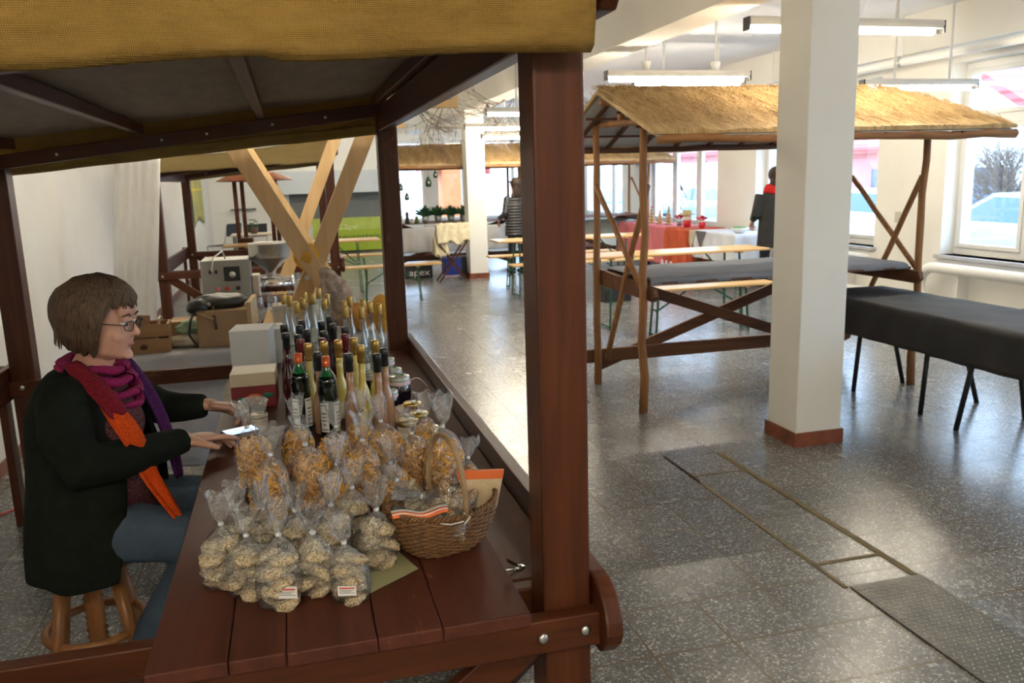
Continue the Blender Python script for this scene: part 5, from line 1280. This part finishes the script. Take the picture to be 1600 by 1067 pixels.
# jeans and shoes
b = MB()
b.tube([(-.70, 2.61, .575), (-.55, 2.575, .585), (-.37, 2.545, .560), (-.345, 2.545, .52), (-.40, 2.56, .42), (-.50, 2.585, .27), (-.575, 2.61, .10)], [.098, .092, .078, .072, .064, .055, .052], 16)
b.tube([(-.68, 2.80, .575), (-.52, 2.83, .585), (-.36, 2.86, .560), (-.335, 2.86, .52), (-.35, 2.87, .40), (-.38, 2.89, .25), (-.40, 2.90, .10)], [.098, .090, .078, .072, .064, .055, .052], 16)
b.ell((-.70, 2.71, .58), (.12, .17, .09), 16, 12)
b.build('jeans', M_jeans, W, True, remesh=.009, sm=4)
for (x, y) in ((-.560, 2.60), (-.39, 2.90)):
    g = MB(); g.ell((x + .05, y - .008, .040), (.125, .045, .038), 18, 12, M=Matrix.Rotation(-.1, 3, 'Z')); g.ell((x - .005, y, .07), (.055, .045, .05), 14, 10)
    g.build('shoe', plain('black_shoe', (.012, .012, .013), .45, 0, .2), W, True)
    MB().prism([(x + .05 + .128 * math.cos(k * PI / 12), y - .008 + .047 * math.sin(k * PI / 12)) for k in range(24)], 'z', .001, .016).build('shoe_sole', M_black, W)
# stool
t = thing('screw_stool', 'round wooden screw stool the woman sits on', 'stool', (-.70, 2.71, 0))
M_st = wood('stool_wood', (.20, .075, .022), (.32, .14, .045), 'Z', .35, 20)
MB().lathe([(.0, .455), (.155, .455), (.165, .465), (.165, .480), (.155, .490), (0, .490)], (-.70, 2.71, 0), 28).build('seat', M_st, t, True)
for k in range(4):
    a = PI / 4 + k * PI / 2 + .15; MB().tube([(-.70 + .10 * math.cos(a), 2.71 + .10 * math.sin(a), .455), (-.70 + .19 * math.cos(a), 2.71 + .19 * math.sin(a), 0)], [.020, .018], 12).build('leg', M_st, t, True)
MB().tube([(-.70 + .145 * math.cos(2 * PI * k / 32), 2.71 + .145 * math.sin(2 * PI * k / 32), .235) for k in range(33)], .014, 10, cap=False).build('ring', M_st, t, True)
sp_ = [(.03, .10)]
for k in range(12): sp_ += [(.032, .11 + k * .022), (.024, .121 + k * .022)]
sp_ += [(.04, .38), (.05, .45)]
MB().lathe(sp_, (-.70, 2.71, 0), 18).build('spindle', M_st, t, True)
# device and wrapped card
t = thing('tablet', 'small tablet with a lit blue and white screen in front of the woman', 'tablet', (-.215, 2.80, ZT), local=True, rz=.42)
MB().box(-.055, .055, -.038, .038, .034, .042).build('casing', M_black, t, bevel=.003)
MB().box(-.050, .050, -.034, .034, .042, .0426).build('screen', plain('lit_screen', (.2, .35, .7), .2, 0, 0, emit=((.45, .68, 1.0), .45)), t)
MB().box(-.045, .045, .012, .030, .0427, .0430).build('screen_bar', plain('lit_bar', (.7, .7, .8), .2, 0, 0, emit=((.9, .95, 1.0), .5)), t)
MB().box(-.035, .035, -.018, .028, 0, .034).build('stand', M_black, t)
g = MB().grid(lambda u, v: (-.235 + u * .10 + .01 * v, 2.84 + v * .09, .835 + .035 * v + .012 * math.sin(u * PI) + .003 * math.sin(u * 21 + v * 9)), 14, 12)
tag(g.build('clear_bag', film('hazy_film', .35, .22, (1, 1, 1), .12, 40, .9), None, True, solid=.0006), 'clear cellophane sleeve held between the hands', 'bag')
# ---- puffer jacket visitor, two others
def standing(x, y, rz, label, coatm, headm, h=1.62, cut=.66, legs=True, pant=None, puff=False, collar=None, hairlen=.10, ear=False):
    p = thing('person', label, 'person', (x, y, 0), 'people standing in the hall' if y < Y1 else None, local=True, rz=rz)
    k = h / 1.66
    def s(v): return tuple(q * k for q in v)
    b = MB(); b.ell(s((0, 0, 1.545)), s((.085, .072, .105)), 18, 12); b.tube([s((0, 0, 1.47)), s((-.01, 0, 1.36))], [.05 * k, .06 * k], 12); b.ell(s((.085, 0, 1.535)), s((.016, .011, .018)), 8, 6); b.ell(s((.04, 0, 1.46)), s((.035, .035, .03)), 10, 8)
    hand(b, s((.22, .20, .98)), (.6, 0, -.8), (.6, .5, .4), -1, .5); hand(b, s((.22, -.20, .98)), (.6, 0, -.8), (.6, -.5, .4), 1, .5)
    b.build('body', M_skin, p, True, remesh=.006, sm=3)
    g = MB(); g.ell(s((-.02, 0, 1.57)), s((.098, .088, .105)), 22, 14, .10, 4, seed=x); g.ell(s((-.055, 0, 1.50 - hairlen * .4)), s((.055, .080, .08 + hairlen)), 18, 12, .1, 4, seed=y); g.build('hair', headm, p, True)
    b = MB(); z0 = cut * k
    n = 13
    if puff:
        for q in range(n):
            f = q / (n - 1); z = z0 + .04 + (1.34 * k - z0 - .08) * f; a = .175 - .02 * f; c = .235 - .03 * f
            if f > .85: a *= .8; c *= .82
            b.ell((0, 0, z), (a * k, c * k, .052 * k), 24, 8)
        for sg in (-1, 1):
            pts = [Vector(s((-.0, sg * .185, 1.30))), Vector(s((-.04, sg * .265, 1.06))), Vector(s((.22, sg * .20, .98)))]
            for q in range(10):
                f = q / 9; pp_ = pts[0].lerp(pts[1], min(1, f * 2)) if f < .5 else pts[1].lerp(pts[2], f * 2 - 1); b.ell(pp_, (.066 - .018 * f) * k, 12, 8)
    else:
        b.ell(s((0, 0, 1.22)), s((.125, .185, .17)), 20, 14); b.tube([s((0, 0, 1.30)), s((0, 0, 1.0)), (0, 0, z0)], [.15 * k, .165 * k, .185 * k], 20, flat=(1.15, .85, (1, 0, 0)))
        for sg in (-1, 1): b.tube([s((0, sg * .18, 1.31)), s((-.04, sg * .25, 1.06)), s((.21, sg * .20, .99))], [.072 * k, .062 * k, .048 * k], 14)
    b.build('coat', coatm, p, True, remesh=.011, sm=3 if not puff else 1)
    if collar: 
        c = MB()
        for q, (r, z) in enumerate(((.085, 1.42), (.098, 1.39), (.105, 1.355))): c.tube([(r * k * math.cos(2 * PI * i / 24), r * 1.1 * k * math.sin(2 * PI * i / 24), z * k + .008 * math.sin(i)) for i in range(25)], .028 * k, 10, cap=False)
        c.build('scarf', collar, p, True)
    b = MB()
    for sg in (-1, 1): b.tube([s((0, sg * .09, .88)), s((.015, sg * .10, .50)), s((0, sg * .10, .07))], [.095 * k, .065 * k, .05 * k], 14)
    b.build('trousers', pant or plain('dark_trousers', (.02, .022, .03), .85, 0, .2, 9), p, True, remesh=.011, sm=2)
    for sg in (-1, 1): MB().ell(s((.05, sg * .10, .045)), s((.13, .048, .045)), 14, 8).build('shoe', MATS['black_shoe'], p, True)
    return p
M_puff = plain('grey_puffer', (.028, .026, .026), .35, .1, .2, 8)
standing(3.62, 13.45, 1.9, 'person in grey quilted jacket, back turned, right of the far pillar', M_puff, M_hair2, 1.58, .66, puff=True)
standing(3.98, 14.12, 1.4, 'person with dark hair just behind the one in the quilted jacket', plain('dark_coat', (.022, .020, .020), .9, 0, .2, 9), M_hair2, 1.66, .7)
standing(6.02, 9.62, 1.35, 'person in dark coat and red scarf half hidden by the near pillar', plain('charcoal_coat', (.035, .035, .035), .9, 0, .2, 9, .3, 40), M_hair2, 1.62, .62, collar=knit('red_scarf', (.35, .01, .012), (.65, .03, .03), 200), hairlen=.16)
def check():
    m, nt, N, L, P = newmat('checked_jacket'); c = N.new('ShaderNodeTexChecker'); c.inputs['Scale'].default_value = 11
    c.inputs[1].default_value = (.08, .11, .2, 1); c.inputs[2].default_value = (.5, .55, .62, 1); L.new(coords(N, L), c.inputs[0]); L.new(c.outputs[0], P.inputs['Base Color']); return m
o = standing(9.7, 19.9, 2.2, 'person in checked jacket outside, beside the pale blue car', check(), M_hair2, 1.72, .75); o.location.z = -.25; o['group'] = 'people in the street'; del o['group']
# ================================================================ goods and furniture deeper in the hall
t = thing('fabric_banner', 'lime green banner with dark lettering before the far wall', 'banner', (1.3, 19.5, 0))
M_lime = plain('lime_banner', (.36, .47, .035), .6, 0, .10, 2)
MB().box(.46, 2.10, 19.49, 19.50, .05, .80).build('sheet', M_lime, t)
MB().box(.46, 2.10, 19.484, 19.489, .52, .80).build('pale_band', plain('pale_lime', (.42, .50, .10), .6, 0, .15, 4), t)
text_mesh('Grevenstein', .20, (1.42, 19.482, .36), (PI / 2, 0, 0), plain('banner_lettering', (.07, .11, .01), .7, 0, 0), 'lettering', t, width=1.10)
m = MB(); rr = random.Random(4)
for k in range(16):
    x = 1.0 + .05 * k * .6; m.ell((x + rr.uniform(-.03, .03), 19.482, .63 + rr.uniform(-.07, .06) - k * .004), (.035, .004, .012), 8, 5, M=Matrix.Rotation(rr.uniform(-1, 1), 3, 'Y'))
m.build('white_sketch', plain('sketch_white', (.62, .68, .42), .7, 0, 0), t, True)
for x in (.48, 2.08): MB().tube([(x, 19.5, 0), (x, 19.5, .82)], .012, 8).build('support_pole', M_steel, t)
# poster on the left wall
def poster():
    m, nt, N, L, P = newmat('poster_print'); v = coords(N, L, (1, .8, .5)); n = noisetex(N, L, v, 3, 5, .7, .8)
    L.new(ramp(N, L, n, [(.30, (.22, .05, .03)), (.42, (.30, .28, .12)), (.5, (.55, .45, .10)), (.6, (.28, .36, .12)), (.75, (.5, .5, .4))]), P.inputs['Base Color']); return m
t = thing('wall_poster', 'tall yellow and green printed cloth poster on the left wall', 'poster', (-1.70, 17.1, .8))
MB().grid(lambda u, v: (-1.695 + .02 * math.sin(v * 3) * v, 16.2 + u * 1.9, 1.95 - v * (1.10 - .12 * math.sin(u * PI))), 12, 12).build('print', poster(), t, True, solid=.004)
MB().box(-1.70, -1.68, 16.2, 18.1, 1.52, 1.56).build('yellow_strip', plain('poster_yellow', (.75, .60, .06), .6, 0, 0), t)
# round-roofed bar table
t = thing('bar_hut', 'round brown-roofed bar table at the back left', 'bar table', (-.48, 13.5, 0))
MB().lathe([(.56, 1.655), (.57, 1.665), (.34, 1.77), (.08, 1.84), (0, 1.85)], (-.48, 13.5, 0), 28).build('roof', plain('rusty_roof', (.30, .085, .025), .6, 0, .35, 7), t)
MB().lathe([(0, 1.64), (.55, 1.655)], (-.48, 13.5, 0), 28, close=False).build('roof_lining', MATS['brown_boardX'] if 'brown_boardX' in MATS else M_rail, t)
for (x, y) in ((-.78, 13.4), (-.69, 13.7), (-.19, 13.45), (-.27, 13.75)): MB().box(x - .03, x + .03, y - .03, y + .03, .42, 1.68).build('post', dw('Z'), t, bevel=.004)
MB().box(-.84, -.12, 13.3, 13.85, .36, .44).build('bar_top', dw('X'), t, bevel=.005)
MB().box(-.80, -.58, 13.35, 13.8, 0, .80).build('cabinet', dw('Z'), t, bevel=.006)
t = thing('desk', 'pale desk by the far wall with a small potted plant', 'desk', (-.4, 15.5, 0))
MB().box(-1.03, .16, 15.2, 15.85, .725, .75).build('desk_top', plain('pale_desk', (.55, .48, .36), .5, 0, .05, 5), t, bevel=.003)
for x in (-.98, .11):
    for y in (15.25, 15.8): MB().tube([(x, y, .725), (x, y, 0)], .014, 8).build('leg', M_black, t)
t = thing('potted_plant', 'small potted plant on the far desk', 'plant', (-.64, 15.5, .75))
MB().lathe([(.055, 0), (.075, .10), (.06, .10)], (-.64, 15.5, .75), 14).build('pot', plain('pot_brown', (.10, .06, .04), .7, 0, .2), t, True)
g = MB()
for k in range(26): a = k * 2.4; g.ell((-.64 + .05 * math.cos(a), 15.5 + .05 * math.sin(a), .87 + .03 * (k % 5)), (.032, .012, .010), 7, 4, M=Matrix.Rotation(a, 3, 'Z'))
g.build('foliage', plain('plant_green', (.05, .13, .04), .6, 0, .3, 9), t, True)
def tube_chair(x, y, rz, label):
    t = thing('tubular_chair', label, 'chair', (x, y, 0), 'dark tubular chairs at the far wall', local=True, rz=rz)
    MB().box(-.2, .2, -.2, .2, .45, .475).build('seat', M_black, t, bevel=.01)
    MB().box(-.2, .2, -.225, -.205, .68, .92, Matrix.Rotation(.12, 4, 'X')).build('backrest', M_black, t, bevel=.01)
    for s_ in (-1, 1): MB().tube([(s_ * .2, -.32, .9), (s_ * .2, -.21, .46), (s_ * .2, .20, .46), (s_ * .2, .22, .02), (s_ * .2, -.22, .02)], .011, 8).build('tube_leg', M_steel, t, True)
tube_chair(-1.30, 17.0, .9, 'tubular chair with dark back, nearest the left wall'); tube_chair(-.72, 16.5, .3, 'tubular chair with dark back beside the desk'); tube_chair(-.05, 14.6, 2.6, 'tubular chair with dark back before the desk')
tag(MB().box(-1.28, -.74, 19.86, 20.0, 1.05, 1.07).build('wall_shelf', M_black), 'thin dark shelf on the far white wall', 'shelf')
# rear reed stall: counter goods
ZR = .8775
rr = random.Random(9)
M_pot = plain('zinc_pot', (.34, .36, .36), .4, .5, .1, 8); M_fol = plain('conifer_green', (.025, .085, .03), .8, 0, .5, 12)
for i, x in enumerate((2.22, 2.44, 2.66, 2.88, 3.10)):
    t = thing('potted_greenery', ['leftmost potted evergreen on the rear reed-roofed stall', 'second potted evergreen from the left, zinc pot', 'middle potted evergreen on the rear stall counter', 'fourth potted evergreen, by the far pillar', 'potted evergreen hidden behind the far pillar'][i], 'plant', (x, 14.22, ZR), 'potted evergreens on the rear stall', local=True)
    MB().lathe([(.05, 0), (.065, .11), (.055, .11)], n=16).build('pot', M_pot, t, True)
    g = MB()
    for k in range(150):
        a = rr.uniform(0, 6.28); e = rr.uniform(0, 1.3); L_ = rr.uniform(.07, .20); d = Vector((math.cos(a) * math.sin(e), math.sin(a) * math.sin(e), math.cos(e) * .8))
        g.tube([Vector((0, 0, .11)) + d * .02, Vector((0, 0, .11)) + d * L_ * .7, Vector((0, 0, .10)) + d * L_ * 1.25], [.010, .014, .003], 5, cap=False)
    g.build('foliage', M_fol, t, True)
for i, (x, h, m_, nm, lb) in enumerate(((1.80, .14, M_cream, 'candle', 'pale candle at the left end of the rear stall counter'), (1.90, .20, M_hair2, 'wooden_figure', 'small dark wooden figure on the rear stall counter'), (1.98, .08, M_cream, 'candle', 'short pale candle right of the dark figure'), (2.06, .12, plain('moss', (.08, .12, .03), .9, 0, .3), 'moss_figure', 'mossy figure on the rear stall counter'))):
    g = MB().lathe([(.035, 0), (.04, .02), (.03, h * .5), (.022, h * .55), (.028, h * .75), (.02, h * .95), (0, h)], (x, 14.15, ZR), 14).build(nm, m_, None, True); tag(g, lb, 'decoration')
tag(drape(1.78, 3.82, 14.06, 14.10, .80, .42, 60, 20, ('f',), .03, 3).build('white_cloth', plain('white_bunting', (.62, .62, .64), .9, 0, .05), smooth=True, solid=.003), 'white cloth hanging below the rear reed stall counter', 'cloth')
M_lant = plain('lantern_green', (.02, .055, .022), .4, .1, .3, 20)
for i, (x, y, z, h, lb) in enumerate(((2.20, 13.60, 1.48, .17, 'largest green hanging lantern under the rear reed roof'), (2.32, 13.60, 1.62, .12, 'small green hanging lantern right of the largest one'), (1.75, 13.60, 1.43, .13, 'upper green hanging lantern beside the dark post'), (1.84, 13.60, 1.28, .13, 'lowest green hanging lantern beside the dark post'))):
    t = thing('hanging_lantern', lb, 'lantern', (x, y, z), 'green lanterns hanging from the rear roof', local=True)
    MB().lathe([(h * .22, 0), (h * .30, h * .25), (h * .26, h * .6), (h * .10, h * .9), (.004, h)], n=14).build('shade', M_lant, t, True)
    MB().tube([(0, 0, h), (0, 0, 1.79 - z)], .002, 5).build('cord', M_black, t)
    MB().ell((0, -h * .2, h * .35), (h * .10, h * .1, h * .22), 10, 8).build('white_stripe', M_paper, t, True)
# sheepskin rack with crates
M_fleece = plain('sheepskin', (.66, .58, .40), .95, 0, .15, 14, .9, 50)
t = thing('folding_rack', 'folding wooden rack draped with sheepskins, left of the far pillar', 'rack', (2.42, 13.05, 0))
for y in (12.95, 13.2):
    MB().beam((2.20, y, .0), (2.66, y, .62), .02, .04, (0, 1, 0)).build('cross_leg', dw('X'), t); MB().beam((2.66, y, .0), (2.20, y, .62), .02, .04, (0, 1, 0)).build('cross_leg', dw('X'), t)
MB().tube([(2.18, 13.07, .63), (2.70, 13.07, .63)], .018, 10).build('top_pole', dw('X'), t)
def skin(x0, x1, z0, sd, lb):
    def f(u, v):
        a = (v - .5) * 2; x = x0 + u * (x1 - x0) + .03 * noise.noise(Vector((u * 3, v * 4, sd)))
        lz = z0 - max(0, abs(a) - .25) * (.34 + .12 * noise.noise(Vector((u * 4, a, sd)))) + .03 * (1 - abs(a))
        return (x, 13.07 + a * .13 + .02 * noise.noise(Vector((u * 7, v * 6, sd + 5))), lz + .025 * noise.noise(Vector((u * 9, v * 9, sd))))
    tag(MB().grid(f, 30, 30).build('sheepskin', M_fleece, None, True, solid=.05, subsurf=1), lb, 'sheepskin')
skin(2.19, 2.72, .86, 1, 'cream sheepskin thrown over the rack beside the far pillar'); skin(2.16, 2.36, .66, 7, 'smaller sheepskin hanging low at the left end of the rack')
def crate(x, y, w, d, h, mat, lb, z=0):
    t = thing('storage_crate', lb, 'crate', (x, y, z), 'crates on the floor below the rack', local=True)
    b = MB()
    b.box(-w / 2, w / 2, -d / 2, d / 2, 0, .01); b.box(-w / 2, w / 2, -d / 2, -d / 2 + .012, .01, h); b.box(-w / 2, w / 2, d / 2 - .012, d / 2, .01, h); b.box(-w / 2, -w / 2 + .012, -d / 2 + .012, d / 2 - .012, .01, h); b.box(w / 2 - .012, w / 2, -d / 2 + .012, d / 2 - .012, .01, h)
    b.build('crate_shell', mat, t, bevel=.003)
    MB().box(-w / 2 - .01, w / 2 + .01, -d / 2 - .01, d / 2 + .01, h, h + .015).build('rim', mat, t)
    for k in range(3): MB().box(-w / 2 + .02, w / 2 - .02, -d / 2 - .004, -d / 2, h * (.2 + k * .25), h * (.25 + k * .25)).build('rib', mat, t)
    return t
crate(2.50, 13.5, .27, .35, .26, plain('blue_plastic', (.015, .04, .32), .4, 0, .1, 9), 'blue plastic crate below the sheepskins', .06); crate(2.76, 13.62, .2, .3, .30, M_black, 'black crate between the blue one and the far pillar', .02)
cb_ = crate(1.98, 13.75, .44, .3, .20, M_black, 'black box with white lettering behind the beer bench')
cb_['_w'] = tuple(cb_.location); text_mesh('apex', .15, (1.98, 13.585, .10), (PI / 2, 0, 0), M_paper, 'lettering', cb_, width=.34)
# hanging bare branches
for i, (x, y, lb) in enumerate(((1.95, 13.0, 'bare branch hanging from the ceiling nearest the rear dark post'), (2.35, 12.6, 'bare branch hanging left of the far white pillar'), (2.85, 12.2, 'bare branch hanging across the far white pillar'), (3.15, 11.6, 'bare branch hanging right of the far white pillar'), (3.3, 9.6, 'bare branch hanging by the top of the dark front post'))):
    random.seed(30 + i); g = MB()
    g.tube([(x, y, ZC), (x, y, 2.75)], .003, 5)
    for k in range(4): twig_mesh(g, Vector((x, y, 2.75)), Vector((random.uniform(-.8, .8), random.uniform(-.5, .5), random.uniform(-1.3, -.2))).normalized(), .42, .0075, 4, .6)
    tag(g.build('hanging_branch', M_twig), lb, 'branch', 'bare branches hanging in the hall')
# cloth covered tables along the windows
def plain_table(x0, x1, y0, y1, z, label):
    t = thing('side_table', label, 'table', ((x0 + x1) / 2, (y0 + y1) / 2, 0)); MB().box(x0, x1, y0, y1, z - .03, z).build('table_top', M_beery, t)
    for x in (x0 + .05, x1 - .05):
        for y in (y0 + .06, y1 - .06): MB().tube([(x, y, z - .03), (x, y, 0)], .016, 8).build('leg', M_green, t)
plain_table(5.76, 6.36, 12.25, 14.2, .74, 'table under the pink cloth by the windows'); plain_table(5.76, 6.36, 11.5, 12.2, .74, 'table under the rust-red cloth by the windows'); plain_table(5.82, 6.36, 10.2, 11.45, .73, 'table under the white cloth beside the person in red scarf')
plain_table(5.1, 6.2, 14.75, 15.3, .76, 'table with pale cover behind the pink one')
def cl(col, *a, nm='table_cover', lb='', sd=0, dr=.6): tag(drape(*a, dr, 60, 60, ('f', 'l', 'b'), .018, sd).build(nm, col, smooth=True, solid=.003), lb, 'cloth')
M_pink = plain('pink_cloth', (.62, .18, .20), .85, 0, .06, 5)
cl(M_pink, 5.73, 6.38, 12.24, 14.22, .745, lb='pink cloth over the window side table', sd=1); cl(plain('rust_cloth', (.50, .10, .045), .85, 0, .12, 5), 5.73, 6.38, 11.48, 12.20, .746, lb='rust-red cloth hanging beside the pink one', sd=4)
cl(plain('white_sheet', (.68, .70, .76), .85, 0, .04, 5), 5.80, 6.38, 10.18, 11.44, .737, lb='white cloth on the table left of the person in red scarf', sd=2, dr=.4)
cl(plain('mint_sheet', (.55, .62, .58), .85, 0, .04, 5), 5.08, 6.22, 14.73, 15.32, .766, lb='pale mint cloth on the table behind the pink one', sd=6, dr=.3)
M_pen = plain('pennant_cream', (.55, .50, .38), .9, 0, .05); M_pen2 = plain('pennant_grey', (.16, .14, .15), .9, 0, .1)
for i, (y, m_, lb) in enumerate(((11.42, M_pen, 'cream pennant hanging from the white table edge'), (11.12, M_pen2, 'dark grey pennant beside the cream one'))):
    tag(MB().prism([(y - .16, .745), (y + .16, .745), (y, .46)], 'x', 5.765, 5.770).build('pennant', m_, None), lb, 'pennant', 'pennants on the white table')
M_rednov = plain('festive_red', (.62, .02, .03), .5, 0, .2, 9); M_woodn = plain('turned_wood', (.42, .24, .10), .5, 0, .2, 9)
for i, (x, y, h, lb) in enumerate(((6.0, 13.35, .26, 'tallest stacked wooden tower, far end of the pink table'), (6.0, 13.02, .20, 'short stacked wooden tower in the middle of the three'), (6.02, 12.72, .27, 'right stacked wooden tower on the pink table'))):
    t = thing('wooden_tower', lb, 'decoration', (x, y, .752), 'turned wooden towers on the pink table', local=True)
    pr = []; 
    for k in range(5): z = h * k / 5; r = .065 - k * .010; pr += [(r, z), (r, z + h * .08), (r * .45, z + h * .1)]
    MB().lathe(pr + [(.01, h), (0, h)], n=16).build('turned_tiers', M_woodn, t, True); MB().ell((0, 0, h + .012), .016, 10, 8).build('red_ball', M_rednov, t, True)
    for k in range(3): MB().ell((-.05 + .012 * k, -.01, h * (.13 + .2 * k)), .014, 8, 6).build('white_ball', M_paper, t, True)
for i, (x, y, lb) in enumerate(((6.02, 12.32, 'red star flower pot left of the straw hat figure'), (6.05, 11.62, 'red star flower pot at the near end of the rust cloth'))):
    t = thing('star_flower', lb, 'flower', (x, y, .752), 'red star flowers on the window tables', local=True)
    MB().lathe([(.04, 0), (.055, .09), (.045, .09)], n=14).build('pot', M_rednov if i else M_pot, t, True)
    g = MB()
    for k in range(18): a = k * 2.39; g.ell((.05 * math.cos(a), .05 * math.sin(a), .13 + .012 * (k % 4)), (.055, .022, .006), 8, 5, M=Matrix.Rotation(a, 3, 'Z') @ Matrix.Rotation(-.4, 3, 'Y'))
    g.build('red_leaves', M_rednov, t, True)
t = thing('festive_figure', 'red pot figure with white face and straw hat on the rust cloth', 'decoration', (5.98, 11.98, .752), local=True)
MB().lathe([(.05, 0), (.075, .10), (.07, .10)], n=18).build('red_pot', M_rednov, t, True); MB().ell((0, 0, .145), (.07, .07, .06), 14, 10, .1, 4).build('cotton_face', M_paper, t, True); MB().lathe([(.13, .19), (.13, .2), (.07, .21), (.065, .26), (0, .265)], n=18).build('straw_hat', plain('straw', (.50, .38, .18), .8, 0, .15, 20), t, True)
t = thing('greens_bowl', 'white bowl with greens on the white table', 'bowl', (6.0, 10.42, .745), local=True)
MB().lathe([(.05, 0), (.12, .05), (.13, .07)], n=20).build('bowl', M_white, t, True); MB().ell((0, 0, .06), (.10, .10, .03), 16, 8, .4, 5).build('greens', plain('salad_green', (.12, .30, .10), .7, 0, .6, 18), t, True)
for i, y in enumerate((11.95, 11.80, 11.65)): 
    tag(MB().lathe([(.05, 0), (.052, .16), (.03, .21), (.016, .24), (.016, .27), (0, .27)], (5.55, y, 0), 16).build('water_bottle', plain('pale_lilac_bottle', (.55, .52, .68), .3, 0, .05), None, True), ['left', 'middle', 'right'][i] + ' pale bottle on the floor below the rust cloth', 'bottle', 'pale bottles below the rust cloth')
crate(3.95, 10.0, .35, .4, .28, M_black, 'dark crate under the long beer table')
